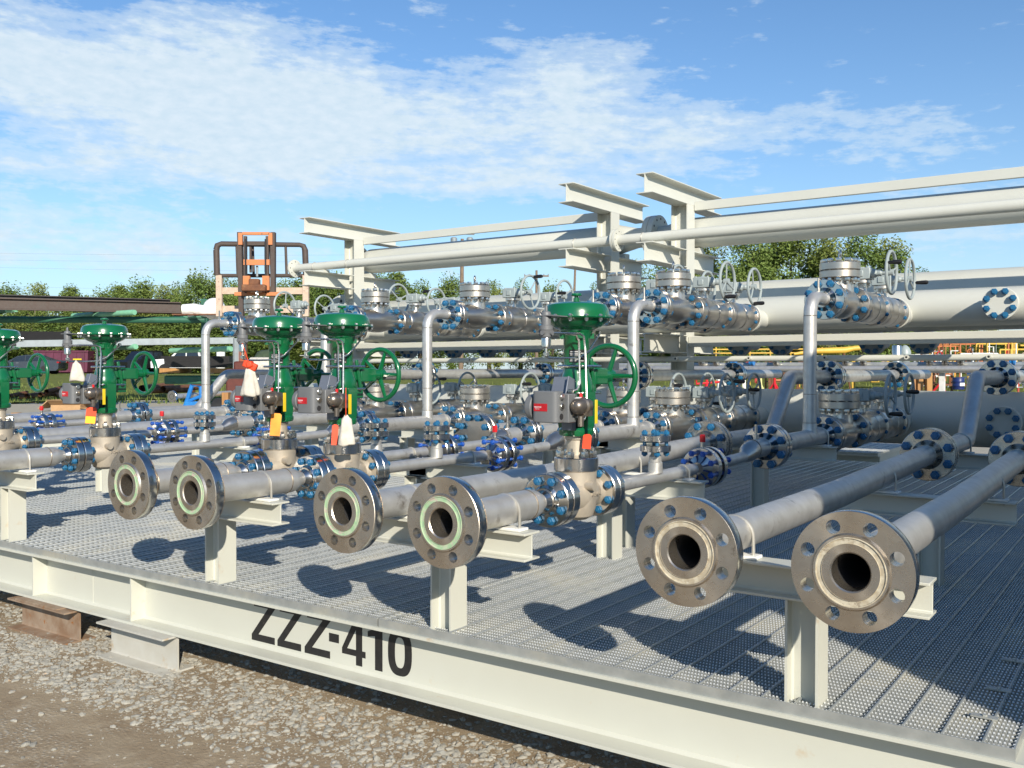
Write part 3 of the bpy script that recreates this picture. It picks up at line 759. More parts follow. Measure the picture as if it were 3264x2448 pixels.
b3 = bag(onv('B', .195, -.17, .16), 'white cloth bag hanging in front of a bonnet on an orange string', .04, .14, 3)
obj('string', MB().tube([(0, 0, .135), (0, .0, .27)], .0018, 6), otag2, b3)
def hang_tag(loc, w, h, label, mat, rz, lower=None):
    """card tag tied to a bonnet stud"""
    mb = MB().prism([(-w / 2, -h / 2), (w / 2, -h / 2), (w / 2, h / 2 - .008), (w / 2 - .008, h / 2), (-w / 2 + .008, h / 2), (-w / 2, h / 2 - .008)], (0, 0, 0), AX['-Y'], .0015)
    o = obj('hang_tag', mb, mat, None, loc, bev=0); o.rotation_euler = (R(-6), R(4), rz)
    tag(o, label, 'tag', 'coloured card tags on the green valves')
    if lower: obj('lower_half', MB().box((0, -.0019, -h * .27), (w * .96, .001, h * .42)), lower, o)
    return o
hang_tag(onv('D', .045, -.12, .235), .06, .1, 'orange and yellow card tag on the second green valve from left', otag2, R(40), ytag)
hang_tag(onv('A', .085, -.1, .235), .052, .115, 'tall orange card tag on the valve with the red ribboned bag', otag, R(40))
hang_tag(onv('B', .05, -.1, .2), .03, .1, 'narrow red card tag next to the hanging bag and string', otag2, R(55))
hang_tag(onv('C', .075, -.04, .225), .035, .06, 'small orange red tag on the neck of the nearest green valve', otag2, R(20))
# ------------------------------------------------------------------ skid base
BT = -.034
sb = thing('process_skid', 'cream painted steel skid base with black stencilled letters on its front beam', 'skid', (0, 0, 0))
fb = obj('front_beam', MB().ibeam((-13, 2.862, BT - .125), (.3, 2.862, BT - .125), .25, .2, .0125, .0085, .012), paint, sb)
for x in (-8.9, -7.05, -5.2, -4.27, -.24):
    obj('stiffener', MB().prism([(2.777, BT - .2375), (2.858, BT - .2375), (2.858, BT - .0125), (2.777, BT - .0125)], (x - .005, 0, 0), Matrix(((0, 0, 1, 0), (1, 0, 0, 0), (0, 1, 0, 0), (0, 0, 0, 1))), .01), paint, sb)
obj('splice_weld', MB().box((-4.737, 2.8575, BT - .125), (.004, .003, .22)), paint, sb)
for y in (5.4, 7.9, 10.36): obj('cross_beam', MB().ibeam((-13, y, BT - .125), (.3, y, BT - .125), .25, .15, .0125, .0085), paint, sb)
for i in range(7): obj('joist', MB().ibeam((-.31 - 2.27 * i, 2.98, BT - .09), (-.31 - 2.27 * i, 10.28, BT - .09), .18, .1, .009, .006), paint, sb)
obj('joist', MB().ibeam((.25, 2.98, BT - .09), (.25, 10.28, BT - .09), .18, .1, .009, .006), paint, sb)
# stencilled letters (real lettering, one thin plate per character)
WY = 2.862 - .00425 - .0012
LM = Matrix(((1, 0, 0, 0), (0, 0, -1, 0), (0, 1, 0, 0), (0, 0, 0, 1)))
def char(c, x0, x1):
    zt, zb = -.058, -.247; w = x1 - x0; h = zt - zb; s = .034
    mb = MB(); P = lambda pts: mb.prism([(x0 + a * w, zb + b * h) for a, b in pts], (0, WY + .0012, 0), LM, .0012)
    q = .165
    if c == 'Z':
        P([(.1, 1), (1, 1), (1, .86), (.29, q), (.98, q), (.98, 0), (0, 0), (0, .14), (.7, 1 - q), (.1, 1 - q)])
    elif c == '-': mb.prism([(x0, zb + .075), (x1, zb + .075), (x1, zb + .112), (x0, zb + .112)], (0, WY + .0012, 0), LM, .0012)
    elif c == '1': P([(.55, 1), (1, 1), (1, 0), (.5, 0), (.5, .74), (0, .7), (0, .82), (.35, .88)])
    elif c == '4':
        P([(.52, 1), (.86, 1), (.86, .34), (1, .34), (1, .2), (.86, .2), (.86, 0), (.6, 0), (.6, .2), (0, .2), (0, .33)])
        mb2 = MB(); mb2.prism([(x0 + a * w, zb + b * h) for a, b in [(.6, .34), (.6, .78), (.23, .34)]], (0, WY - .0002, 0), LM, .0003)
        return mb, mb2
    elif c == '0':
        n = 40; vs = []; fs = []
        for ox, oz, t_ in ((.5, .5, 1), (.5 - .29, .5 - .17, 0)):
            for k in range(n):
                a = 2 * PI * k / n; ca, sa = math.cos(a), math.sin(a); e = .75
                vs.append((x0 + w * (.5 + ox * math.copysign(abs(ca) ** e, ca)), zb + h * (.5 + oz * math.copysign(abs(sa) ** e, sa)), 0))
        vs += [(a, b, .0012) for a, b, _ in vs]
        for k in range(n):
            j = (k + 1) % n
            fs += [(2 * n + k, 2 * n + j, 3 * n + j, 3 * n + k), (k, n + k, n + j, j), (k, j, 2 * n + j, 2 * n + k), (n + k, 3 * n + k, 3 * n + j, n + j)]
        mb.add(vs, fs, Matrix.Translation((0, WY + .0012, 0)) @ LM)
    return mb, None
for c, a, b in [('Z', -3.447, -3.288), ('Z', -3.273, -3.117), ('Z', -3.097, -2.937), ('-', -2.958 + .012, -2.887), ('4', -2.868, -2.732), ('1', -2.719, -2.637), ('0', -2.606, -2.478)]:
    m1, m2 = char(c, a, b)
    o = obj('stencil_letter', m1, letter, fb, sharp=20)
    if m2: obj('letter_opening', m2, paint, fb)
# grating panels: serrated bearing bars along X, twisted rods along Y
def grating(Lx, Ly, pitch=.03, tooth=.0113):
    mb = MB(); nb = int(round(Ly / pitch)); nt = int(Lx / tooth)
    t_ = .0045; tops = []
    def bar(y, serr=True, th=t_, h0=-.032):
        o = len(mb.v)
        if not serr:
            mb.box((Lx / 2, y, (h0) / 2), (Lx, th, -h0)); return
        top = []
        for k in range(nt):
            x = k * tooth
            top += [(x, -.006), (x + tooth * .32, 0.), (x + tooth * .72, 0.)]
        top.append((nt * tooth, -.006))
        n = len(top)
        for s in (-th / 2, th / 2):
            for x, z in top: mb.v.append((x, y + s, z - (.003 if s < 0 else 0)))
            for x, z in top: mb.v.append((x, y + s, h0))
        for k in range(n - 1):
            if k % 3 == 1: tops.append(len(mb.f))
            mb.f.append((o + k, o + k + 1, o + 2 * n + k + 1, o + 2 * n + k))            # top
            mb.f.append((o + n + k, o + n + k + 1, o + k + 1, o + k))                    # front face
            mb.f.append((o + 2 * n + k, o + 2 * n + k + 1, o + 3 * n + k + 1, o + 3 * n + k))
    for i in range(nb + 1): bar(i * pitch)
    for x in (0.004, Lx - .004): mb.box((x, Ly / 2, -.018), (.005, Ly, .034))
    k = 0
    nr = int(Lx / .1016)
    for k in range(nr):
        x = .05 + k * .1016
        mb.tube([(x, Ly * i / 8, -.0008) for i in range(9)], .0043, 6)
    me = mb.mesh('deck_grating', galv, 0); me.materials.append(ztop)
    for i in tops: me.polygons[i].material_index = 1  # pale tops give the deck its sparkle dots by colour
    return me
GP = grating(2.262, .96)
gcount = 0
def panel(x, y, label, z=0):
    global gcount
    o = link('deck_grating', GP, None, (x, y, z)); tag(o, label, 'grating', 'galvanised grating panels'); return o
coln = ['at the right end of the deck', 'under the two nearest pipes', 'below the green valves left of centre', 'toward the left edge', 'beyond the left edge', 'far beyond the left edge']
rown = ['along the front beam', 'just behind the front row', 'under the green valves', 'in front of the second supports', 'behind the second supports', 'before the third supports', 'under the lower check valves', 'below the lower header']
for j in range(8):
    for i in range(5):
        x = -.31 - 2.27 * (i + 1)
        panel(x, 2.779 + .9605 * j, f'serrated grating panel {rown[j]}, {coln[i]}')
# plain edge band along the front, one strip per panel
for i in range(5):
    x = -.31 - 2.27 * (i + 1)
    o = obj('toe_band', MB().box((1.131, 0, -.017), (2.262, .005, .034)), galv, None, (x, 2.7745, 0)); tag(o, f'galvanised edge band on the front beam, {coln[i]}', 'edge band', 'grating edge bands')
# grating clips at the right end
for i, y in enumerate((2.97, 3.25, 3.6)):
    o = obj('grating_clip', MB().box((0, 0, .004), (.07, .028, .004)).lathe([(.007, .005), (.007, .011)], 6), galv, None, (-.42, y, .001)); tag(o, ['grating clip nearest the front right corner', 'grating clip second from the front right corner', 'grating clip farthest from the front right corner'][i], 'clip', 'grating clips at the right end')
# skid rests on short steel beam stubs
st1 = obj('beam_stub', MB().ibeam((-4.446, 2.785, -.375), (-3.895, 2.785, -.375), .18, .175, .009, .008), greybeam, None, (0, 0, 0)); tag(st1, 'grey white steel beam stub propping the skid, rust on its flange tips', 'beam stub')
st2 = obj('beam_stub', MB().ibeam((-5.35, 2.80, -.379), (-4.765, 2.80, -.379), .172, .175, .009, .008), rustplate, None); tag(st2, 'rusty brown steel beam stub propping the skid at the left edge', 'beam stub')
sh = obj('shim_plate', MB().box((-5.06, 2.79, -.2885), (.42, .15, .007)), rustplate, None); tag(sh, 'thin rusty shim plate on top of the brown beam stub', 'shim plate')
for x, lb in ((-9.6, 'beam stub under the skid beyond the left edge'), (.9, 'beam stub under the skid beyond the right edge'), (-3.2, 'dark beam stub set back under the rear of the skid, left of the letters')):
    o = obj('beam_stub', MB().ibeam((x, 2.9 if abs(x + 3.2) > .1 else 7.9, -.375), (x + .5, 2.9 if abs(x + 3.2) > .1 else 7.9, -.375), .18, .175, .009, .008), greybeam, None); tag(o, lb, 'beam stub')

# ------------------------------------------------------------------ pipe supports
def support(x0, x1, y, zt, px, label, ub, lean=0):
    t = thing('pipe_support', label, 'pipe support', (px, y, 0), group='short I-beam pipe supports')
    obj('post', MB().ibeam((0, 0, BT), (0, 0, zt - .102), .1, .1, .008, .007, .006), paint, t)
    obj('beam', MB().ibeam((x0 - px, 0, zt - .051), (x1 - px, 0, zt - .051), .102, .1, .008, .007, .006), paint, t, bev=.0015)
    for x, r in ub:
        zc = zt + .01 + r
        P = [(x - px - r - .006, 0, zt - .022)] + [(x - px + (r + .0055) * math.cos(a), 0, zc + (r + .0055) * math.sin(a)) for a in [PI - PI * i / 14 for i in range(15)]] + [(x - px + r + .006, 0, zt - .022)]
        obj('u_bolt', MB().tube(P, .0055, 8), steel_u, t)
        obj('pad', MB().box((x - px, 0, zt + .006), (2 * r + .05, .06, .0115)), white, t, bev=.003)
    return t
steel_u = pm('u_bolt_steel', (.55, .53, .47), .6, .45)
A1 = [(-1.35, -.535, -.89, 'front I-beam support under the two rightmost open flanged pipes', [(-1.12, .057), (-.66, .057)]),
      (-2.66, -1.887, -2.275, 'front I-beam support just right of the stencilled letters', [(-2.47, .057), (-2.005, .057)]),
      (-4.0, -3.227, -3.645, 'front I-beam support left of the stencilled letters', [(-3.81, .057), (-3.353, .057)]),
      (-5.95, -5.272, -5.525, 'front I-beam support at the left edge', [(-5.4, .057)]),
      (-7.35, -6.55, -6.9, 'front I-beam support beyond the left edge', [(-7.13, .057), (-6.68, .057)])]
for a in A1: support(a[0], a[1], 2.84, .405, a[2], a[3], a[4])
support(-1.35, -.545, 4.72, .405, -.9, 'second I-beam support under the two rightmost straight pipes', [(-1.12, .057), (-.66, .057)])
support(-2.66, -2.30, 4.72, .405, -2.52, 'I-beam support under the straight pipe left of the nearest green valve', [(-2.47, .057)])
for k in 'CBADE':
    X = RUN[k]; support(X - .47, X + .12, 4.39, .437, X - .42, f'I-beam support of the thin pipe behind {DESC[k]}', [(X, .03)])
for k in 'CBADEF':
    X = RUN[k]; support(X - .5, X + .12, 6.56 + .1, .455, X - .43, f'support at the riser foot behind {DESC[k]}', [(X, .057)])
support(-1.4, -.4, 6.8, .44, -.55, 'rear I-beam support under the two rightmost pipes, before their elbows', [(-1.12, .057), (-.66, .057)])

# ------------------------------------------------------------------ valved runs
for k in 'CBADE':
    inlet(RUN[k], {'C': 'stainless inlet pipe with green greased open flange, right of the stencilled letters', 'B': 'stainless inlet pipe with green greased open flange, second from left', 'A': 'stainless inlet pipe with green greased open flange, leftmost in view', 'D': 'stainless inlet pipe at left edge, its open flange outside the picture', 'E': 'stainless inlet pipe outside the left edge of the picture'}[k], GG)
    metering(RUN[k], f'thin pipe with long blue studs and red cap, behind {DESC[k]}')
metering(RUN['F'], 'thin stainless pipe with red cap at the left edge, farthest back')
for k in 'CBADEF': riser(RUN[k], f'stainless riser pipe feeding both rows, behind {DESC[k]}')
c0, b0 = check_valve(), ball_valve()
first = True
for k in 'CBADEF':
    for row, z in (('lower', Z2), ('upper', ZU)):
        loc = (RUN[k], 6.80, z)
        lb = f'check valve with round bonnet, {row} row, behind {DESC[k]}'
        if first: c0.location = loc; c0['label'] = lb; c0['group'] = 'stainless check valves'
        else: dup(c0, loc, lb)
        for i in range(2):
            loc = (RUN[k], 7.50 + .65 * i, z)
            lb = f'{row} ball valve {"touching the check valve" if i == 0 else "nearest the header"}, behind {DESC[k]}'
            if first: b0.location = loc; b0['label'] = lb; b0['group'] = 'stainless ball valves with grey handwheels'; first = False; cur = b0
            else: cur = dup(b0, loc, lb)
            hw = [c for c in cur.children if c.name.startswith('handwheel')][0]
            hw.rotation_euler = (R(rnd.choice((0, 35, 120, 200, 260, 300)) + (15 if i else 0)), 0, 0)
            if k in 'FE' and row == 'upper':
                cur.rotation_euler = (0, 0, 0); hw.location.x = -.225; hw.rotation_euler.z = PI
# ------------------------------------------------------------------ straight pipes
def straight(X, label, grease, front=True, back=True, blind=False):
    if front:
        t = thing('straight_pipe', label, 'pipe', (X, 0, ZP), group='straight stainless pipes')
        open_end(t, 2.46, grease); pipe_obj([(0, 2.583, 0), (0, 4, .0), (0, 5.70, .03)], .0572, t, cap=False)
        weld_ring(2.588, .0574, t)
        f4(t, 5.80, True, .03, .30, mach, 'fourS'); studs(t, 8, .12, 5.72, .165, .0145, blue, z=.03)
    if not back: return
    t = thing('offset_pipe', label.replace('open flanged', 'offset').replace('straight', 'offset') + ', rear half', 'pipe', (X, 0, ZP + .03), group='offset pipes rising over the lower header')
    f4(t, 5.806, False, 0, .30, mach, 'fourS2')
    if blind:
        obj('blind_flange', MB().lathe([(.0, 5.745), (.147, 5.745), (.15, 5.748), (.15, 5.8), (.0, 5.801)], 40, ax='Y'), rim, t); studs(t, 8, .12, 5.71, .18, .0145, blue)
    r = .12; c45 = math.cos(PI / 4)
    P = [(0, 5.9, 0), (0, 6.92, 0)] + [tuple(q) for q in arc((0, 6.95, r), r, -PI / 2, -PI / 4, 5, ((0, 1, 0), (0, 0, 1)))]
    dz = .42; y1 = 6.95 + r * math.sin(PI / 4); z1 = r * (1 - c45)
    yb = y1 + (dz - 2 * z1); P.append((0, yb, dz - z1))
    P += [tuple(q) for q in arc((0, yb + r * c45, dz - r), r, 3 * PI / 4, PI / 2, 5, ((0, 1, 0), (0, 0, 1)))]
    P += [(0, 8.36, dz)]
    obj('pipe', MB().tube(P, .0572, 26), ss, t)
    f4(t, 8.45, True, dz, .285, None, 'fourU'); f4(t, 8.456, False, dz, .285, None, 'fourT')
    studs(t, 8, .116, 8.375, .165, .0165, blue, z=dz)
    pipe_obj([(0, 8.55, dz), (0, 10.9, dz)], .0572, t)
    f4(t, 11.0, True, dz, .285, None, 'fourU'); f4(t, 11.006, False, dz, .285, None, 'fourT'); studs(t, 8, .116, 10.92, .165, .0165, blue, z=dz)
    pipe_obj([(0, 11.1, dz), (0, 12.6, dz)], .0572, t)
straight(-.66, 'rightmost open flanged pipe, cream grease ring and widest open bore', CG)
straight(-1.12, 'open flanged pipe second from right, cream grease ring', CG)
straight(-2.47, 'open flanged pipe without valve, green ring, left of the nearest green valve', GG)
straight(-7.13, 'open flanged straight pipe beyond the left edge, beside the leftmost green valve', GG)
straight(-4.35, 'rear offset pipe crossing behind the nearest green valve', GG, front=False, blind=True)
straight(-9.4, 'farthest left straight pipe, behind the cardboard box', GG)

# ------------------------------------------------------------------ headers and pipe rack frame
def header(name, label, y, z, r, x0, x1, noz, zn, mat=paint2, blind=()):
    t = thing(name, label, 'header pipe', (0, y, z))
    obj('pipe', MB().lathe([(r * .2, x0 - r * .5), (r * .6, x0 - r * .42), (r * .9, x0 - r * .2), (r, x0), (r, x1)], 56, ax='X'), mat, t)
    for X in noz:
        obj('nozzle', MB().lathe([(.09, -(y - 8.85)), (.09, 0)], 24, ax='Y').lathe([(.1, 8.803 - y), (.137, 8.803 - y), (.14, 8.806 - y), (.14, 8.85 - y), (.137, 8.853 - y), (.1, 8.855 - y)], 36, ax='Y'), mat, t, (X, 0, zn - z))
    for X in blind:
        b = obj('blind_flange', MB().lathe([(.09, -(y - 8.98)), (.09, 0)], 24, ax='Y').lathe([(.0, 8.9 - y), (.137, 8.9 - y), (.14, 8.903 - y), (.14, 8.95 - y), (.14, 8.955 - y), (.14, 9. - y), (.09, 9.003 - y)], 40, ax='Y'), mat, t, (X, 0, 0))
        studs(b, 8, .108, 8.865 - y, .17, .0165, blue)
    return t
allX = list(RUN.values())
header('header_pipe', 'long cream upper header pipe behind the upper row of valves', 9.3, 1.55, .166, -10.1, 3, allX, ZU, blind=(-1.17,))
header('header_pipe', 'large cream lower header pipe lying just above the deck', 9.42, .54, .252, -10.1, 3, allX, Z2, blind=(-1.14,))
h3 = header('header_pipe', 'thick cream header pipe behind the upper header, its end seen at left', 10.42, 1.69, .305, -10.25, 3, (), 0)
def fpair(t, x, r_o, r_i, th=.05, n=12, bolts=True, two=True):
    m = MB().lathe([(r_i, x - th), (r_o - .003, x - th), (r_o, x - th + .003), (r_o, x - .003), (r_o - .003, x - .002), (r_i, x - .002)], 48, ax='X')
    if two: m.lathe([(r_i, x + .002), (r_o - .003, x + .002), (r_o, x + .006), (r_o, x + th), (r_i, x + th)], 48, ax='X')
    f = obj('flange', m, paint2, t)
    if bolts:
        hm_ = MB()
        for k in range(n):
            a = 2 * PI * k / n; rr_ = (r_o * .55 + r_i * .45) if r_o - r_i < .12 else r_o * .82
            hm_.lathe([(r_o * .055, x - th - .0012), (r_o * .055, x + (th + .0012 if two else .001))], 10, o=(0, rr_ * math.cos(a), rr_ * math.sin(a)), ax='X')
        obj('bolt_holes', hm_, dark, f)
fpair(h3, -10.32, .44, .2, .06, 16, two=False)
t = thing('top_pipe', 'slim cream pipe running along the front of the overhead frame', 'pipe', (0, 9.35, 2.435))
obj('pipe', MB().cyl((-10.3, 0, 0), (3, 0, 0), .0572, 28), paint2, t)
fpair(t, -10.3, .125, .058, .03, 8, two=False); fpair(t, -5.08, .125, .058, .03, 8)
for x in (-9.9, -9.25, -5.62, -4.75): obj('u_bolt', MB().torus(.06, .005, 24, 6, ax='X', o=(x, 0, 0)), steel_u, t)
t = thing('top_pipe', 'thick cream pipe running along the back of the overhead frame', 'pipe', (0, 10.3, 2.585))
obj('pipe', MB().lathe([(.09, -9.95), (.178, -9.7), (.178, -5.55), (.12, -5.3), (.12, -5.12)], 48, ax='X').lathe([(.12, -5.02), (.12, -4.9), (.178, -4.68), (.178, 3)], 48, ax='X'), paint2, t)
fpair(t, -5.07, .25, .12, .07, 12); fpair(t, -9.95, .25, .1, .07, 12, two=False)
def yframe(X, label):
    t = thing('pipe_rack', label, 'pipe rack', (X, 10, 0), group='T-shaped pipe rack frames')
    obj('column', MB().ibeam((0, 0, BT), (0, 0, 2.862), .2, .2, .012, .009, .01), paint2, t)
    obj('top_beam', MB().ibeam((0, -.97, 2.97), (0, .9, 2.97), .215, .2, .011, .008, .01), paint2, t, bev=.002)
    for z, nm in ((2.245, 'upper_beam'), (1.275, 'lower_beam')):
        for y0, y1 in ((-.97, -.1), (.1, .88)):
            obj(nm, MB().ibeam((0, y0, z), (0, y1, z), .205, .2, .011, .008, .01), paint2, t, bev=.002)
    obj('saddle', MB().box((0, .3, 2.375), (.2, .12, .055)), paint2, t); obj('saddle', MB().box((0, -.65, 2.362), (.2, .12, .028)), paint2, t)
    obj('saddle', MB().box((0, -.58, .135), (.2, .12, .3)), paint2, t)
    return t
yframe(-4.575, 'T-shaped cream rack frame, rightmost and tallest in view'); yframe(-5.55, 'T-shaped cream rack frame in the middle, left of the tallest one'); yframe(-9.77, 'T-shaped cream rack frame at left beside the forklift mast'); yframe(1.4, 'T-shaped cream rack frame beyond the right edge')
for i, (z, d, nm) in enumerate(((2.858, .101, 'high'), (1.302, .116, 'low'))):
    for x0, x1, w in ((-4.47, 1.29, 'right of the tallest rack frame'), (-9.66, -5.66, 'between the left and middle rack frames')):
        o = obj('tie_beam', MB().box(((x0 + x1) / 2, 10.1 if i == 0 else 9.98, z), (x1 - x0, .05 if i == 0 else .1, d)), paint2, None, bev=.004); tag(o, f'{nm} cream tie beam {w}', 'tie beam', 'tie beams between the rack frames')
t = thing('drain_pipe', 'thin cream pipe with small open nipples, below the upper header', 'pipe', (0, 9.5, 1.102))
obj('pipe', MB().cyl((-9.9, 0, 0), (3, 0, 0), .0302, 20), paint2, t)
for u in (1500, 1690, 2155, 2388, 2630, 2890, 3152):
    tt = (u - 1632) / 3002.2; x = 9.45 * (.8207 * tt - .5713) / (.8207 + .5713 * tt)
    n_ = obj('nipple', MB().lathe([(.011, 0), (.021, 0), (.021, .06)], 16, ax='Y', cap0=False), paint2, t, (x, -.075, .005)); obj('bore', MB().lathe([(.0, .001), (.0115, .001)], 12, ax='Y', cap0=False, cap1=False), dark, n_)
# flanged branches under the rear header
k = 0
for u, lb in ((1297, 'second from left'), (1440, 'left of the tall left riser pipe'), (1546, 'left of the nearest green valve'), (1640, 'just left of the nearest green valve'), (2353, 'right of the tallest rack frame'), (2485, 'left of the rightmost riser pipe'), (2778, 'right of the rightmost riser pipe'), (2940, 'under the right part of the header')):
    tt = (u - 1632) / 3002.2; x = 10.75 * (.8207 * tt - .5713) / (.8207 + .5713 * tt)
    t = thing('flanged_branch', f'grey flanged branch behind the low tie beam, {lb}', 'pipe', (x, 10.75, 1.29), group='flanged branches behind the tie beam')
    obj('flange', MB().lathe([(.0, 0), (.135, 0), (.138, .004), (.138, .05), (.135, .053), (.135, .058), (.138, .06), (.138, .11), (.08, .112), (.06, .18), (.06, .6)], 36, ax='Y'), steelgrey, t)
    studs(t, 8, .106, -.03, .17, .0165, blue)
# rear skid, a second deck beyond the gap
sb2 = thing('process_skid', 'second cream skid deck beyond the gap behind the lower header', 'skid', (0, 0, 0))
obj('front_beam', MB().ibeam((-18.6, 11.68, BT - .06), (-2.8, 11.68, BT - .06), .12, .15, .0125, .0085), paint, sb2)
obj('end_beam', MB().ibeam((-2.86, 11.76, BT - .06), (-2.86, 14.5, BT - .06), .12, .1, .0125, .0085), paint, sb2)
for j in range(3):
    for i in range(7): panel(-2.8 - 2.27 * (i + 1), 11.62 + .9605 * j, f'grating panel of the rear deck, {["front", "middle", "back"][j]} row, {["rightmost", "second from its right end", "third from its right end", "fourth from its right end", "fifth from its right end", "sixth from its right end", "seventh from its right end"][i]}')
t = thing('rear_pipe', 'long pale steel pipe crossing behind the thin drain pipe, blue fittings on top', 'pipe', (0, 14.2, 1.02))
obj('pipe', MB().cyl((-8, 0, -.03), (3, 0, -.03), .05, 20), ss, t); obj('pipe', MB().cyl((-8, .16, .03), (3, .16, .03), .045, 20), galv, t)
for u in (2232, 2278, 2335, 2393, 2470, 2692, 2748, 2960, 3010, 3060, 3225):
    tt = (u - 1632) / 3002.2; x = 14.2 * (.8207 * tt - .5713) / (.8207 + .5713 * tt)
    c_ = obj('blue_fitting', MB().lathe([(.035, -.04), (.06, -.035), (.06, -.01), (.03, 0), (.06, .01), (.06, .035), (.03, .04)], 14, ax='X').box((0, 0, .05), (.12, .02, .025)), bluep if u % 2 else poly, t, (x, .05, .085))
for u in (2300, 2660, 3000): 
    tt = (u - 1632) / 3002.2; x = 14.2 * (.8207 * tt - .5713) / (.8207 + .5713 * tt)
    obj('leg', MB().box((x, .08, -.77), (.07, .07, 1.42)), white, t)
# made-up container and sheet hoarding, out of view, added to shade the right deck
TH = 2.95
def wall_box(name, label, cat, A, B, depth, mat, part):
    A, B = V((*A, 0)), V((*B, 0)); n_ = (B - A); L = n_.length; a = math.atan2(n_.y, n_.x)
    t = thing(name, label, cat, (A.x, A.y, GZ), a)
    return t, L
t, L = wall_box('shade_blocker_box', 'unseen container-shaped box added to shade the right of the deck', 'shade blocker', (.43, 6.05), (1.86, 1.36), 4.4, wallp, 'body')
obj('body', MB().box((L / 2, 2.2, (TH - GZ) / 2 + .05), (L, 4.4, TH - GZ - .1)), wallp, t, bev=.02)
for k in range(18): obj('corrugation', MB().box((.15 + k * (L - .3) / 17, -.012, 1.65), (.11, .03, 3.1)), wallp, t)
for k in (0.1, L - .1): obj('corner_post', MB().box((k, 2.2, .05), (.18, 4.4, .1)), steelgrey, t)
t, L = wall_box('shade_blocker_sheets', 'unseen row of sheets on posts added to shade the right of the deck', 'fence', (2.02, 1.05), (5.4, -1.5), .1, wallp, 'sheet')  # second added sun blocker, stands outside the view
for k in range(4): obj('sheet', MB().box((L * (k + .5) / 4, .05, (TH - GZ) / 2 + .03), (L / 4 - .01, .05, TH - GZ - .06)), wallp, t)
for k in range(5): obj('post', MB().box((min(L - .06, max(.06, L * k / 4)), .14, (TH - GZ) / 2), (.1, .1, TH - GZ)), steelgrey, t); obj('brace', MB().tube([(min(L - .06, max(.06, L * k / 4)), .18, 2.2), (min(L - .06, max(.06, L * k / 4)), 1.3, 0)], .03, 8), steelgrey, t)
# ------------------------------------------------------------------ yard behind the skid
YAW = R(34.841)
def place(name, label, cat, u, Z, group=None, yaw=0, z=None):
    x, y, g = at(u, Z); return thing(name, label, cat, (x, y, g if z is None else z), YAW + yaw, group)
def px_(d, Z): return d * Z / 3002.2
def rel(t, u, v, Z):
    """local coordinates (right, depth, up) of a photo point at depth Z for a camera-aligned thing"""
    x, y, _ = at(u, Z); p = V((x, y, zat(v, Z))) - t.location
    return V((p.x * math.cos(t.rotation_euler.z) + p.y * math.sin(t.rotation_euler.z), -p.x * math.sin(t.rotation_euler.z) + p.y * math.cos(t.rotation_euler.z), p.z))
# --- trees
def tree_proto(seed, h, w, n, base=.12):
    r_ = random.Random(seed); cm = MB()
    # clumps of leaves spread through an uneven crown
    cl = []
    for k in range(60):
        a = r_.uniform(0, 2 * PI); zz = r_.betavariate(1.5, 1.3); rad = (math.sin(PI * min(1, .12 + .9 * zz)) ** .7) * r_.uniform(.25, 1) ** .6
        rad *= r_.uniform(.75, 1.12)
        cl.append((w / 2 * rad * math.cos(a), w / 2 * rad * math.sin(a), h * (base + (1 - base) * zz) * r_.uniform(.92, 1.03), w * r_.uniform(.09, .17)))
    for i in range(n):
        cx, cy, cz, s = cl[r_.randrange(len(cl))]
        d = V((r_.gauss(0, 1), r_.gauss(0, 1), r_.gauss(0, .8))); d = d.normalized() * s * r_.random() ** .4
        c = V((cx, cy, max(.2, cz))) + d
        q = r_.uniform(.055, .13)
        M = Matrix.Translation(c) @ Matrix.Rotation(r_.uniform(0, 6.3), 4, 'Z') @ Matrix.Rotation(r_.uniform(-1.1, 1.1), 4, 'X') @ Matrix.Rotation(r_.uniform(-1, 1), 4, 'Y')
        cm.add([(-q, -q * .5, 0), (q * .2, -q * .6, .02), (q, .1 * q, 0), (0, q * .6, .03)], [(0, 1, 2, 3)], M)
    tk = MB(); p = [(0, 0, -.2), (r_.uniform(-.1, .1), 0, h * .25), (r_.uniform(-.3, .3), r_.uniform(-.2, .2), h * .6), (r_.uniform(-.3, .3), 0, h * .9)]
    tk.tube(p, [.2 + h * .012, .16 + h * .008, .1, .03], 8)
    for k in range(9):
        cx, cy, cz, s = cl[k * 5]; z0 = h * r_.uniform(.2, .55)
        tk.tube([(0, 0, z0), (cx * .5, cy * .5, (z0 + cz) / 2 + .2), (cx, cy, cz)], [.09, .06, .02], 6)
    return cm, tk
leafA = pm('leaf_mid', (.135, .2, .035), 0, .7, (.17, .225, .05), .45, .4, .6, third=(.085, .14, .024), tsc=.8, tlo=.5, thi=.6)
leafB = pm('leaf_yellow_green', (.2, .23, .05), 0, .7, (.14, .19, .035), .4, .4, .6)
leafC = pm('leaf_dark', (.1, .16, .028), 0, .7, (.14, .19, .036), .5, .4, .6)
PROTO = []
for i, (h, w, n, lm, base) in enumerate(((8.2, 7.0, 17000, leafA, .05), (9.0, 6.0, 15000, leafB, .08), (7.2, 7.6, 17000, leafC, .03), (8.6, 4.6, 11000, leafA, .1))):
    cm, tk = tree_proto(20 + i, h, w, n, base)
    PROTO.append((cm.mesh('crown', lm, 0), tk.mesh('trunk', bark, 40), h))
def tree(u, Z, vtop, proto, label, sxy=1.0):
    x, y, g = at(u, Z); cme, tme, h = PROTO[proto]
    t = thing('tree', label, 'tree', (x, y, g), rnd.uniform(0, 6.3), 'trees behind the yard')
    k = (zat(vtop, Z) - g) / h
    for nme, me in (('crown', cme), ('trunk', tme)):
        o = link(nme, me, t); o.scale = (k * sxy, k * sxy, k)
    return t
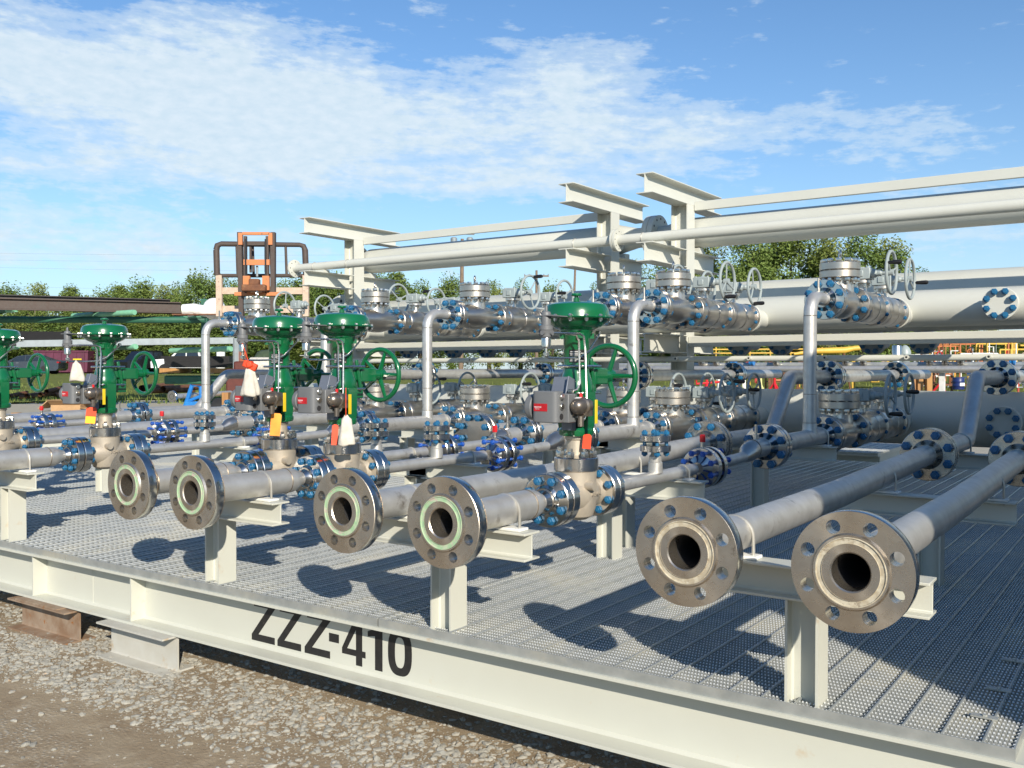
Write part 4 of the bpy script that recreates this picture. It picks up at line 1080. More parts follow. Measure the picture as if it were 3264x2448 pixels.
LEFT = [(-120, 92, 938, 'left of everything, at the picture edge'), (30, 95, 930, 'above the grey sedan, mostly behind the brown beams'), (118, 90, 912, 'isolated above the brown beams at left'), (232, 96, 915, 'slender twin top above the brown beams'),
        (330, 88, 930, 'low bush above the second green valve from left'), (385, 84, 898, 'feathery crown right of the slender twin top'), (448, 88, 902, 'left of the end of the brown beams'), (512, 85, 905, 'above the end of the brown beams'), (575, 90, 912, 'just left of the forklift backrest'), (640, 82, 880, 'highest crown, behind the left backrest post'),
        (705, 86, 888, 'seen through the left half of the backrest'), (770, 90, 900, 'behind the left mast channel'), (835, 88, 915, 'seen between the mast channels'), (900, 92, 905, 'behind the right backrest post'), (955, 90, 892, 'left of the slim top pipe end'), (1010, 88, 905, 'under the left rack frame beams'), (1060, 84, 890, 'left of the left rack frame column'), (1120, 88, 880, 'behind the left rack frame column'),
        (1200, 86, 882, 'right of the left rack frame column'), (1268, 90, 868, 'with a loose pointed top right of the left frame'), (1340, 92, 915, 'below the leaning transformer pole'), (1440, 100, 903, 'small crown near the transformer pole'), (1560, 105, 905, 'small crown beside the crossarm pole'), (1660, 110, 915, 'tiny crown left of the crossarm pole'), (1760, 105, 925, 'low crown right of the crossarm pole'), (1900, 100, 920, 'low crown behind the middle rack frame')]
for i, (u, Z, vt, lb) in enumerate(LEFT):
    tree(u, Z, vt + (12 if 300 < u < 1200 else 0), 3 if 'slender' in lb or 'pointed' in lb else (0, 2, 1, 0, 2)[i % 5], 'green tree ' + lb, .8 if Z > 99 else 1.0)
RIGHT = [(2030, 66, 845, 'half hidden behind the two right rack frames'), (2110, 62, 850, 'just right of the tallest rack frame, low'), (2260, 60, 770, 'tall, right of the tallest rack frame'), (2390, 57, 752, 'tall crown under the slim top pipe'), (2520, 58, 748, 'tallest right crown, bare limbs showing'), (2640, 56, 756, 'broad, left of the right check valve'), (2745, 57, 750, 'broad, above the right check valve'), (2840, 60, 772, 'right end of the big right tree group'), (2935, 66, 880, 'small crown right of the big group'), (3050, 90, 1010, 'low distant bush above the right header end'), (3180, 95, 1015, 'low distant bush at the right edge'), (2450, 64, 800, 'behind the big right group, filling its gaps'), (2700, 64, 820, 'behind the big right group, lower right')]
for i, (u, Z, vt, lb) in enumerate(RIGHT): tree(u, Z, vt, (1, 0, 1, 0, 2)[i % 5], 'leafy tree ' + lb, .9)
sh = 0
for u in range(-150, 1200, 62):
    sh += 1
    tree(u, 80 + (sh * 7) % 5, 1010 + (sh * 13) % 22, (2, 0, 1)[sh % 3], ['low shrub in the hedge under the tree line', 'low shrub in the hedge under the tree line'][0], 2.2)['category'] = 'shrub'
for u in range(1950, 3400, 90):
    sh += 1
    tree(u, 72 + (sh * 7) % 5, 1062 + (sh * 13) % 14, (2, 0, 1)[sh % 3], 'low shrub in the hedge behind the right yard', 3.2)['category'] = 'shrub'
# --- utility poles and lines
def pole(u, Z, vt, label, arm=None, lean=0, trans=False):
    t = place('utility_pole', label, 'utility pole', u, Z); h = zat(vt, Z) - t.location.z
    obj('pole', MB().tube([(0, 0, -.3), (lean * .5, 0, h * .5), (lean, 0, h)], [.17, .15, .11], 10), polewood, t)
    if arm:
        zc = zat(arm[1], Z) - t.location.z; w = px_(arm[0], Z)
        obj('crossarm', MB().box((lean * .9, 0, zc), (w, .12, .14)), polewood, t)
        for s in (-.48, -.3, .3, .48): obj('insulator', MB().lathe([(.04, 0), (.06, .06), (.03, .14)], 8, o=(lean * .9 + s * w, 0, zc + .07)), steelgrey, t)
    if trans:
        zc = zat(790, Z) - t.location.z
        for s in (-.55, .5): obj('transformer', MB().lathe([(.2, 0), (.22, .05), (.22, .6), (.15, .68)], 14, o=(s + lean, 0, zc)), steelgrey, t)
        obj('crossarm', MB().box((lean, 0, zc + .9), (1.6, .1, .1)), polewood, t)
    return t
pole(1469, 62, 762, 'wooden utility pole with transformers behind the overhead pipes', lean=.1, trans=True)
pole(1710, 90, 862, 'wooden utility pole with a long crossarm, right of the transformer pole', arm=(78, 880))
pole(1822, 96, 858, 'slightly leaning utility pole just left of the middle rack frame', lean=.35)
wr = thing('power_lines', 'thin power lines sagging across the sky at left', 'power line', (0, 0, 0))
for v0, v1, Z in ((800, 806, 95), (822, 826, 95), (842, 860, 95), (899, 926, 92)):
    a, b = at(-400, Z), at(1469 if v0 > 830 else 1710, Z)
    P = [(a[0] + (b[0] - a[0]) * i / 12, a[1] + (b[1] - a[1]) * i / 12, zat(v0 + (v1 - v0) * i / 12, Z) - 4 * .35 * (i / 12) * (1 - i / 12)) for i in range(13)]
    obj('wire', MB().tube(P, .0065, 4), steelgrey, wr)
# --- storage rack with green arms (left)
t = place('storage_rack', 'green pipe storage rack with rounded pale green arm ends', 'rack', 330, 31)
for u in (345, 655, -60): p = rel(t, u, 1000, 31.5); obj('post', MB().box((p.x, p.y, 1.6), (.2, .25, 4.0)), dkgreen, t)
a, b = rel(t, -300, 1018, 30), rel(t, 655, 1020, 31); obj('rail', MB().cyl(a, b, .11, 14), dkgreen, t)
for u0, v0, u1, v1 in ((235, 1007, 428, 996), (-130, 1000, 50, 987), (560, 1012, 700, 1004), (300, 1110, 432, 1105), (-80, 1112, 56, 1105), (545, 1118, 735, 1112)):
    a, b = rel(t, u0, v0, 31.5), rel(t, u1, v1, 29.5)
    d = (b - a).normalized(); ar = obj('arm', MB().cyl(a, b, .085, 16), ltgreen if u0 % 2 else dkgreen, t); obj('end_cap', MB().tube([b - d * .45, b - d * .02, b + d * .04], [.0875, .0885, .08], 16), ltgreen, ar)
    for s in (.25, .55): q = a.lerp(b, s); obj('band', MB().tube([q, q + d * .28], .0872, 16), ltgreen, ar)
def xbeam(name, label, u0, u1, Z0, Z1, vt0, vt1, mat, hgt, w=.22, kind='i', cat='steel beam'):
    a = V(at(u0, Z0)[:2] + (zat(vt0, Z0) - hgt / 2,)); b = V(at(u1, Z1)[:2] + (zat(vt1, Z1) - hgt / 2,))
    c = (a + b) / 2; mb = MB()
    if kind == 'i': mb.ibeam(a - c, b - c, hgt, w, .03, .02, .02)
    else:
        d = b - a; mb.box((0, 0, 0), (d.length, w, hgt), Matrix.Rotation(math.atan2(d.y, d.x), 4, 'Z') @ Matrix.Rotation(-math.asin(d.z / d.length), 4, 'Y'))
    return tag(obj(name, mb, mat, None, c), label, cat)
xbeam('steel_beam', 'nearer brown steel beam stored on top of the green rack', -250, 577, 27.5, 31, 944, 964, brownst, .36)
xbeam('steel_beam', 'darker steel beam behind the brown one, top of the green rack', -250, 543, 28.3, 31.6, 932, 955, pm('dark_beam', (.05, .045, .045), .2, .7), .42)
xbeam('steel_angle', 'thin rusty angle bar lying under the brown steel beam', 250, 600, 30.5, 31.5, 988, 997, rust, .06, .2, 'b', 'steel bar')
xbeam('steel_tray', 'long grey galvanised tray on the lower level of the green rack', 60, 748, 29, 30.5, 1086, 1076, steelgrey, .2, .5, 'b', 'steel tray')
xbeam('steel_tray', 'thin dark bar edge below the grey tray', -60, 250, 29, 29.4, 1097, 1097, black, .06, .3, 'b', 'steel bar')
xbeam('plate_bundle', 'black bundle of plates above the grey sedan', 62, 218, 33, 33, 1057, 1058, black, .36, .6, 'b', 'steel bundle')
for u, vt, m, lb, w in ((756, 1078, steelgrey, 'blue grey upright post left of the orange post', .16), (775, 1060, pm('orange_post', (.36, .1, .04), 0, .6), 'dark orange upright post beside the grey post', .17)):
    t = place('post', lb, 'post', u, 24); h = zat(vt, 24) - t.location.z; obj('shaft', MB().ibeam((0, 0, 0), (0, 0, h), w, w, .012, .01), m, t); obj('foot', MB().box((0, 0, .01), (.3, .3, .02)), m, t)
    obj('clamp', MB().box((.0, -w / 2 - .01, h * .55), (w * 1.5, .03, .12)), steelgrey, t)
# white wrapped fittings on the rack
t = place('wrapped_fitting', 'white wrapped pipe fitting with a round dome, left of the forklift', 'pipe fitting', 650, 27, z=zat(1000, 27))
for pts, r in ((((585, 988), (620, 985), (660, 993), (700, 992)), .16), (((600, 1002), (630, 992)), .09)):
    obj('fitting', MB().tube([rel(t, u, v, 27) for u, v in pts], r, 14), white, t)
obj('dome', MB().lathe([(.32 * math.cos(a), .32 * math.sin(a)) for a in [R(-80 + 16 * i) for i in range(11)]], 20, o=rel(t, 684, 985, 27.2)), white, t)
obj('shelf', MB().box(rel(t, 650, 1004, 27), (1.6, .6, .03)), rust, t)
# --- forklift
FZ = 24
t = place('forklift', 'orange forklift seen from behind with raised mast and brown load backrest', 'forklift', 818, FZ)
def F(u, v, dz=0): p = rel(t, u, v, FZ); p.y += dz; return p
mast = obj('mast', MB(), brownst, t) if False else None
mm = MB()
for u0, u1 in ((767, 777), (873, 864)):
    a, b = F(u0, 742), F(u0 + (6 if u0 < 800 else -2), 1100); mm.box(((a.x + b.x) / 2, 0, (a.z + b.z) / 2), (.11, .16, a.z - b.z), Matrix.Rotation(math.atan2(a.x - b.x, a.z - b.z), 4, 'Y'))
mast = obj('mast', mm, brownst, t)
im = MB()
for u0 in (786, 856):
    a, b = F(u0, 755), F(u0, 940); im.box(((a.x + b.x) / 2, -.05, (a.z + b.z) / 2), (.07, .1, a.z - b.z))
for u0 in (797, 845): a, b = F(u0, 770), F(u0, 868); im.box(((a.x + b.x) / 2, .1, (a.z + b.z) / 2), (.05, .05, a.z - b.z))
a = F(821, 776); im.box((a.x, .05, a.z), (.5, .08, .1))
obj('inner_mast', im, brownst, mast)
for u, v, w, h in ((821, 747, .68, .07), (823, 838, .66, .14), (825, 938, 1.16, .09)): a = F(u, v); obj('crossbar', MB().box((a.x, -.08, a.z), (w, .08, h)), orange, mast)
for u in (772, 867): a = F(u, 764); obj('bracket', MB().box((a.x, -.09, a.z), (.1, .06, .3)), orange, mast)
a, b = F(821, 848), F(821, 882); obj('cylinder', MB().tube([a, b], .03, 8), steelgrey, mast)
for u in (789, 852): a, b = F(u, 765), F(u, 935); obj('chain', MB().box(((a.x + b.x) / 2, -.12, (a.z + b.z) / 2), (.04, .03, a.z - b.z)), black, mast)
bk = MB(); r = .055
L = [(675, 995), (672, 790), (676, 775), (688, 770), (942, 773), (955, 777), (960, 792), (964, 1000)]
P = [F(u, v, .5) for u, v in L]
bk.tube(P[1:7], [.08, .08, .07, .06, .07, .08], 12)
for v in (873,): bk.tube([F(680, v, .5), F(962, v, .5)], .05, 10)
for u in (738, 897, 790, 848): bk.tube([F(u, 773, .5), F(u + 3, 873, .5)], .034, 10)
bk.tube([F(672, 790, .5), F(674, 872, .5)], .08, 12).tube([F(960, 790, .5), F(963, 872, .5)], .08, 12)
bo = obj('backrest', bk, brownst, t)
lw = MB()
for u in (681, 962): a, b = F(u, 872, .5), F(u + 1, 1005, .5); lw.box(((a.x + b.x) / 2, a.y, (a.z + b.z) / 2), (.15, .12, a.z - b.z))
for v, h in ((922, .17), (982, .18)): a, b = F(681, v, .5), F(962, v, .5); lw.box(((a.x + b.x) / 2, a.y + .03, a.z), (b.x - a.x, .08, h))
obj('backrest_lower_frame', lw, peach, t)
bd = MB(); c = F(822, 1010); bd.box((c.x + .45, -1.3, .85), (1.1, 2.2, 1.1)).box((c.x + .5, -1.9, 1.45), (.9, .8, .25))
obj('body', bd, pm('dark_red_truck', (.12, .03, .02), 0, .6), t, bev=.05)
for u in (795, 856): a = F(u, 905, -.2); obj('guard', MB().box((a.x, a.y, a.z), (.17, .1, .36)), orange, t)
a = F(823, 922, -.3); obj('hoist_block', MB().box((a.x, a.y, a.z), (.6, .3, .17)).box((a.x, a.y, a.z + .15), (.26, .2, .16)), rust, t, bev=.03)
for s in (-1, 1):
    for y, rr in ((-.1, .42), (-2.1, .36)):
        w = obj('wheel', MB().lathe([(rr * .6, -.14), (rr * .95, -.14), (rr, -.1), (rr, .1), (rr * .95, .14), (rr * .6, .14)], 24, ax='X', o=(c.x + .42 + s * .72, y, rr)), tyre, t); obj('rim', MB().lathe([(.02, -.12), (rr * .6, -.12), (rr * .6, .12), (.02, .12)], 16, ax='X', o=(c.x + .42 + s * .72, y, rr)), orange, w)
for s in (-.5, .5): obj('fork', MB().box((c.x + s, 1.1, .25), (.14, 1.3, .05)), brownst, t)
# --- person bending over a white drum on the rear deck
t = place('person', 'person in a dark green shirt bending forward, left of the third green valve', 'person', 812, 19, z=0.0, yaw=R(-25))
def skin_body():
    # torso, hips and legs as one skinned surface; bent forward (+Y is away from the camera)
    joints = [((0, 0, .92), .155), ((0, .1, 1.08), .15), ((0, .26, 1.24), .165), ((0, .42, 1.31), .15), ((0, .52, 1.33), .07), ((0, .6, 1.31), .085), ((0, .68, 1.26), .095), ((0, .73, 1.2), .06)]
    edges = [(0, 1), (1, 2), (2, 3), (3, 4), (4, 5), (5, 6), (6, 7)]
    def chain(start, pts):
        p = start
        for q, r in pts: joints.append((q, r)); edges.append((p, len(joints) - 1)); p = len(joints) - 1
        return p
    for s in (-1, 1):
        chain(0, [((s * .1, -.01, .86), .105), ((s * .115, .03, .5), .072), ((s * .12, 0, .1), .048), ((s * .125, .07, .05), .042), ((s * .13, .16, .035), .032)])
        w = chain(3, [((s * .2, .4, 1.29), .075), ((s * .3, .42, 1.05), .052), ((s * .24, .58, .93), .038), ((s * .21, .66, .92), .028)])
        for k in range(4):
            f = (k - 1.5) * .018
            chain(w, [((s * .2 + f, .7, .915), .0095), ((s * .2 + f, .735 - abs(f) * .4, .895), .009), ((s * .2 + f, .74, .87 + .1 * abs(f)), .0085)])
        chain(w, [((s * .175, .67, .905), .011), ((s * .16, .7, .89), .01)])
    me = bpy.data.meshes.new('body'); me.from_pydata([j[0] for j in joints], edges, [])
    o = bpy.data.objects.new('body', me); COL.objects.link(o)
    sk = o.modifiers.new('skin', 'SKIN')
    for d, j in zip(me.skin_vertices[0].data, joints): d.radius = (j[1], j[1]); d.use_root = False
    me.skin_vertices[0].data[0].use_root = True
    o.modifiers.new('sub', 'SUBSURF').render_levels = 1
    dg = bpy.context.evaluated_depsgraph_get(); m2 = bpy.data.meshes.new_from_object(o.evaluated_get(dg)); bpy.data.objects.remove(o)
    return m2
bm2 = skin_body(); bm2.materials.clear()
for m_ in (skin, shirt, jeans, black): bm2.materials.append(m_)
for p in bm2.polygons:
    p.use_smooth = True; c = p.center
    p.material_index = 3 if c.z < .09 else 2 if (c.z < .93 and c.y < .33 and abs(c.x) < .24) else 1 if (c.y < .5 and (c.z > 1.12 or (abs(c.x) < .2 and c.z > .9))) else 0
link('body', bm2, t)
obj('hair', MB().lathe([(.03, -.02), (.08, -.01), (.102, .03), (.1, .07), (.07, .11), (.02, .125)], 18, o=(0, .63, 1.3), M=Matrix.Rotation(R(-20), 4, 'X')), hair, t, sharp=0)
t = place('wrapped_drum', 'cream wrapped drum held by the person in the green shirt', 'drum', 842, 17.8, z=zat(1165, 17.8))
obj('drum', MB().lathe([(.12, -.26), (.15, -.255), (.156, -.24), (.156, -.13), (.16, -.125), (.156, -.12), (.156, 0), (.16, .005), (.156, .01), (.156, .23), (.15, .245), (.12, .25)], 30, ax='X'), cloth, t)
obj('stand', MB().box((0, 0, -.58), (.4, .25, .85)), rust, t); obj('base', MB().box((0, 0, -1.03), (.6, .5, .06)), steelgrey, t)
# --- vehicles
def wheel(t, x, y, r, w=.2):
    o = obj('wheel', MB().lathe([(r * .62, -w / 2), (r * .93, -w / 2), (r, -w / 2 + .03), (r, w / 2 - .03), (r * .93, w / 2), (r * .62, w / 2)], 26, ax='Y', o=(x, y, r)), tyre, t)
    rm = MB().lathe([(.05, -w / 2 + .015), (r * .6, -w / 2 + .03), (r * .63, -w / 2), (r * .63, w / 2), (.05, w / 2 - .02)], 20, ax='Y', o=(x, y, r))
    obj('rim', rm, alloy, o)
    sp = MB()
    for k in range(5):
        a = 2 * PI * k / 5
        sp.box((x + r * .36 * math.cos(a + .63), y - w / 2 - .001, r + r * .36 * math.sin(a + .63)), (r * .17, .012, r * .3), Matrix.Rotation(-(a + .63 - PI / 2), 4, 'Y'))
    obj('spoke_gaps', sp, dark, o)
def car_body(t, prof, width, mat, tuck=.12, cabin_z=.95):
    n = len(prof); mb = MB(); rows = []
    for y, s in ((-width / 2, 1), (-width / 2 + .05, 1), (width / 2 - .05, 1), (width / 2, 1)):
        edge = abs(y) > width / 2 - .01
        for x, z in prof:
            yy = y * (1 - tuck * max(0, (z - cabin_z)) / .5) if z > cabin_z else y
            if edge: mb.v.append((x * .99, yy, z - (.03 if z > .5 else 0)))
            else: mb.v.append((x, yy, z))
    for j in range(3):
        for k in range(n): mb.f.append((j * n + k, j * n + (k + 1) % n, (j + 1) * n + (k + 1) % n, (j + 1) * n + k))
    mb.f.append(tuple(range(n - 1, -1, -1))); mb.f.append(tuple(3 * n + k for k in range(n)))
    return obj('body', mb, mat, t, sharp=25)
def side_glass(t, polys, width, tuck=.12, cabin_z=.95):
    for pl in polys:
        for s in (-1, 1):
            vs = [(x, s * (width / 2 * (1 - tuck * max(0, z - cabin_z) / .5) + .006), z) for x, z in pl]
            mb = MB(); mb.v = [(a, b - s * .02, c) for a, b, c in vs] + vs; n = len(vs); mb.f = [tuple(range(n, 2 * n))[::s], tuple(range(n))[::-s]] + [(k, (k + 1) % n, n + (k + 1) % n, n + k) for k in range(n)]
            obj('window', mb, glass, t, sharp=0)
t = place('parked_car', 'dark grey sedan parked on the grass, facing left, beside the maroon dumpster', 'car', 96, 69, yaw=R(4))
car_body(t, [(-2.35, .35), (-2.4, .62), (-2.2, .78), (-1.3, .93), (-.55, 1.36), (.1, 1.46), (.7, 1.44), (1.6, 1.1), (2.3, 1.04), (2.4, .9), (2.38, .45), (2.2, .3), (-2.2, .25)], 1.8, carp)
side_glass(t, [[(-1.1, .96), (-.5, 1.32), (0, 1.4), (0, .98)], [(.06, .98), (.06, 1.4), (.65, 1.38), (1.25, 1.12), (1.3, 1.02)]], 1.8)
for x in (-1.42, 1.38): wheel(t, x, -.82, .33); wheel(t, x, .82, .33)
for s in (-1, 1): obj('tail_lamp', MB().box((2.32, s * .72, .9), (.16, .36, .13)), tailr, t, bev=.02)
obj('side_mirror', MB().box((-.85, -.98, 1.0), (.12, .16, .1)), carp, t, bev=.03)
for x, y in ((.35, -.905), (-.5, -.905)): obj('door_handle', MB().box((x, y, .86), (.16, .02, .03)), alloy, t)
def pickup(u, Z, mat, label, yaw, flip=1):
    t = place('pickup_truck', label, 'pickup truck', u, Z, yaw=yaw)
    car_body(t, [(-2.75, .5), (-2.78, .95), (-2.65, 1.12), (-1.45, 1.2), (-.85, 1.82), (-.2, 1.9), (.75, 1.88), (.95, 1.26), (2.7, 1.26), (2.75, .6), (2.6, .5)], 1.95, mat, .1, 1.2)
    side_glass(t, [[(-1.15, 1.26), (-.75, 1.76), (-.2, 1.8), (-.2, 1.26)], [(-.12, 1.26), (-.12, 1.8), (.65, 1.78), (.78, 1.28)]], 1.95, .1, 1.2)
    obj('bed_liner', MB().box((1.83, 0, 1.268), (1.6, 1.6, .02)), dark, t)
    obj('rear_window', MB().box((.88, 0, 1.58), (.06, 1.4, .42), Matrix.Rotation(.3, 4, 'Y')), glass, t)
    for x in (-1.75, 1.65): wheel(t, x, -.88, .4, .26); wheel(t, x, .88, .4, .26)
    for s in (-1, 1): obj('tail_lamp', MB().box((2.73, s * .86, 1.0), (.1, .16, .36)), tailr, t, bev=.02)
    obj('bumper', MB().box((2.82, 0, .62), (.14, 1.9, .18)), alloy, t, bev=.03)
    return t
pickup(470, 76, carb, 'black pickup truck behind the handwheel of the second green valve from left', R(62))
pickup(610, 72, carw, 'white pickup truck behind the leftmost riser pipe', R(6))
t = place('dumpster', 'maroon roll-off dumpster beside the grey sedan', 'dumpster', 214, 78)
db = MB().prism([(-2.2, 0), (2.1, 0), (2.2, 1.75), (-2.2, 1.75)], (0, 1, .15), LM, 2.0)
obj('bin', db, maroon, t)
for k in range(7): obj('rib', MB().box((-1.9 + .63 * k, -1.03, 1.0), (.07, .06, 1.55)), maroon, t)
obj('rim', MB().box((0, -1.03, 1.86), (4.5, .1, .12)), maroon, t)
obj('marker', MB().box((1.35, -1.075, 1.2), (.7, .02, .12)), ytag, t); obj('sign', MB().box((.2, -1.075, .9), (.42, .02, .4)), wtext, t)
# --- stack of plates, pipes and boxes on the ground
t = place('plate_stack', 'stack of black steel plates on timbers behind the leftmost riser pipe', 'steel plates', 640, 33, z=zat(1226, 33))
for k in range(4): a = rel(t, 640, 1140 + 9 * k, 33); obj('plate', MB().box((a.x + .06 * ((k * 7) % 3), a.y, a.z), (2.35 - .1 * (k % 2), 1.2, .097)), black, t)
for u in (560, 700): a = rel(t, u, 1181, 33); obj('timber', MB().box((a.x, a.y, a.z), (.7, 1.2, .16)), wood, t)
a = rel(t, 630, 1203, 33); obj('skid_box', MB().box((a.x, a.y, a.z - .08), (2.0, 1.0, .3)), dkgreen, t, bev=.05)
def pile(u, Z, specs, label, mat=rust):
    k = 0
    for (u0, v0, u1, v1, r, dz) in specs:
        a = V(at(u0, Z)); b = V(at(u1, Z + dz)); a.z = zat(v0, Z); b.z = zat(v1, Z + dz); a.z = max(a.z, gz(a.x, a.y) + r * .8); b.z = max(b.z, gz(b.x, b.y) + r * .8)
        c = (a + b) / 2; d = (b - a).normalized()
        o = obj('scrap_pipe', MB().tube([a - c, b - c], r, 16, cap=False).tube([b - c, a - c], r * .82, 16, cap=False), mat, None, c)
        tag(o, label[k], 'pipe', 'rusty scrap pipes on the grass'); k += 1
        obj('dark_bore', MB().tube([a - c + d * .25, b - c - d * .25], r * .8, 14), dark, o)
pile(130, 35, [(28, 1263, 85, 1252, .085, 1.0), (85, 1262, 130, 1256, .085, 1.2), (128, 1259, 215, 1250, .095, 2), (148, 1248, 232, 1228, .085, 2.5), (175, 1261, 240, 1252, .075, 1), (60, 1266, 150, 1263, .06, .5)],
     ['leftmost rusty scrap pipe, short', 'short rusty scrap pipe second from the left in the pile', 'long rusty scrap pipe at the front of the pile', 'rusty scrap pipe sloping up on top of the pile', 'rusty scrap pipe near the grey positioner at left', 'thin rusty pipe lying lowest in the pile'])
pile(500, 36, [(452, 1238, 545, 1228, .13, 3), (470, 1246, 620, 1243, .1, 1), (520, 1240, 650, 1232, .12, 3), (655, 1237, 700, 1226, .1, 2)],
     ['thick rusty scrap pipe behind a green handwheel', 'long rusty scrap pipe low behind the blue stand', 'rusty pipe with open mouth left of the leftmost riser', 'short rusty pipe right of the leftmost riser'])
t = place('cardboard_box', 'opened cardboard box lying on the gravel at left', 'box', 215, 29)
cb = MB().box((.1, 0, .18), (.9, .7, .36)).prism([(-.45, .36), (-.75, .1), (-.73, .09), (-.42, .35)], (0, .35, 0), LM, .7).prism([(.55, .36), (.95, .3), (.95, .28), (.55, .34)], (0, .35, 0), LM, .7)
obj('box', cb, card, t, sharp=20); obj('flap', MB().box((.1, -.5, .3), (.9, .3, .012), Matrix.Rotation(-.5, 4, 'X')), card, t)
obj('flap', MB().box((1.0, -.1, .06), (.9, .6, .012), Matrix.Rotation(.15, 4, 'Y')), card, t)
t = place('wood_block', 'small wooden block standing near the left edge', 'block', 51, 24); obj('block', MB().box((0, 0, .14), (.18, .2, .28)), wood, t, bev=.01)
# loose flanged pipe on a blue stand
t = place('loose_pipe', 'loose stainless pipe with one flange lying on stands left of the riser', 'pipe', 620, 17, z=zat(1290, 17))
a, b = rel(t, 548, 1264, 16.8), rel(t, 735, 1252, 18.2); d = (b - a).normalized()
obj('pipe', MB().tube([a, b], .045, 18), ss, t)
q = V((0, 0, 1)).rotation_difference(d).to_matrix().to_4x4()
obj('flange', MB().lathe([(.05, -.01), (.1, -.01), (.104, -.006), (.104, .03), (.1, .034), (.065, .036), (.046, .09)], 30, o=a, M=q), rim, t); obj('bore', MB().lathe([(0, -.004), (.052, -.011)], 20, o=a, M=q, cap0=False, cap1=False), dark, t)
st = obj('stand', MB().tube([rel(t, 588, 1300, 17), rel(t, 612, 1228, 17), rel(t, 640, 1232, 17), rel(t, 642, 1300, 17)], .04, 8).tube([rel(t, 595, 1280, 17), rel(t, 642, 1262, 17)], .03, 8).box(rel(t, 618, 1290, 17), (.25, .2, .12)), bluep, t)
obj('second_stand', MB().box(rel(t, 722, 1280, 18), (.12, .2, .35)), wood, t)
t = place('tank_post', 'cream round post in the hedge right of the leftmost riser', 'post', 704, 50, z=zat(1178, 50)); obj('post', MB().lathe([(.22, 0), (.22, 1.0), (.2, 1.03), (.0, 1.05)], 18), white, t)
# --- right side of the yard
t = place('yellow_railing', 'yellow pipe railing along the right field', 'railing', 2420, 46)
for v in (1112, 1124): obj('rail', MB().cyl(rel(t, 2180, v + 2, 46), rel(t, 2640, v, 46), .035, 8), yellow, t)
for u in (2200, 2282, 2390, 2455, 2520, 2620): a = rel(t, u, 1106, 46); obj('post', MB().cyl(a, (a.x, a.y, -.1), .035, 8), yellow, t)
t = place('yellow_boom', 'thick yellow pipe boom on trestles at right', 'pipe', 2670, 42)
obj('boom', MB().tube([rel(t, 2530, 1128, 42), rel(t, 2600, 1118, 42), rel(t, 2690, 1116, 42), rel(t, 2722, 1110, 42), rel(t, 2745, 1108, 42)], [.06, .13, .15, .11, .11], 14), yellow, t)
for u in (2560, 2690): a = rel(t, u, 1125, 42); obj('trestle', MB().cyl(a, (a.x - .3, a.y, 0), .04, 8).cyl(a, (a.x + .3, a.y, 0), .04, 8), rust, t)
def stand(u, Z, vt, mat, label, w=.5):
    t = place('jack_stand', label, 'jack stand', u, Z, group='pipe jack stands in the right field'); h = zat(vt, Z) - t.location.z
    mb = MB().cyl((0, 0, h * .3), (0, 0, h), .045, 10)
    for k in range(3): a = 2 * PI * k / 3 + .5; mb.tube([(0, 0, h * .62), (w * math.cos(a), w * math.sin(a), 0)], .04, 8)
    obj('legs', mb, mat, t); obj('yoke', MB().box((0, 0, h), (.3, .06, .05)).box((-.13, 0, h + .07), (.04, .06, .14)).box((.13, 0, h + .07), (.04, .06, .14)), mat, t); obj('screw', MB().cyl((0, 0, h * .8), (0, 0, h - .02), .025, 8), steelgrey, t)
    return t
stand(2425, 33, 1188, pm('pale_yellow', (.75, .68, .3), 0, .5), 'pale yellow jack stand left of a red one')
stand(2469, 34, 1180, redm, 'red jack stand right of the pale yellow one'); stand(2346, 35, 1196, orange, 'orange jack stand behind a grey handwheel'); stand(2998, 33, 1180, redm, 'red jack stand between the wooden posts and the blue drum', .6); stand(2253, 33, 1180, redm, 'red jack stand inside the red pipe frame', .3)
t = place('red_rack', 'bright red pipe frame right of the tallest rack frame', 'frame', 2260, 33)
obj('frame', MB().tube([rel(t, 2218, 1170, 33), rel(t, 2220, 1223, 33), rel(t, 2302, 1216, 33), rel(t, 2303, 1190, 33)], .045, 8), redm, t)
t = place('blue_drum', 'dark blue steel drum with a white label', 'drum', 3055, 36, z=zat(1241, 36))
obj('drum', MB().lathe([(.2, 0), (.215, .01), (.215, .14), (.222, .15), (.215, .16), (.215, .3), (.222, .31), (.215, .32), (.215, .46), (.2, .47)], 24), pm('drum_blue', (.015, .03, .14), 0, .4), t); obj('label', MB().box((.05, -.214, .2), (.18, .012, .12)), wtext, t)
for u, lb, w in ((2931, 'left of two orange brown wooden posts', .2), (2960, 'right of two orange brown wooden posts', .2), (2912, 'thin pale wooden post left of the two brown posts', .09)):
    t = place('wooden_post', lb, 'post', u, 34); obj('post', MB().box((0, 0, .45), (w, .2, zat(1184, 34) - t.location.z + .4)), wood, t, bev=.01); obj('cap', MB().box((0, 0, zat(1182, 34) - t.location.z + .26), (w * 1.3, .26, .03)), wood, t)
t = place('log', 'reddish timber lying in the grass at right', 'timber', 2760, 36); obj('timber', MB().box((0, 0, .25), (.9, .3, .3)), rust, t, bev=.02)
t = place('silver_tank', 'upright silver cylinder beside a grey dome', 'tank', 2858, 40, z=zat(1165, 40)); obj('tank', MB().lathe([(.2, 0), (.2, .82), (.17, .87), (0, .88)], 20), nutm, t)
t = place('grey_dome', 'round grey vessel right of the silver cylinder', 'tank', 2884, 41, z=zat(1165, 41)); obj('vessel', MB().lathe([(.26 * math.cos(R(-90 + 18 * i)) + .001, .45 * math.sin(R(-90 + 18 * i))) for i in range(11)], 20, o=(0, 0, .45)), gear, t)
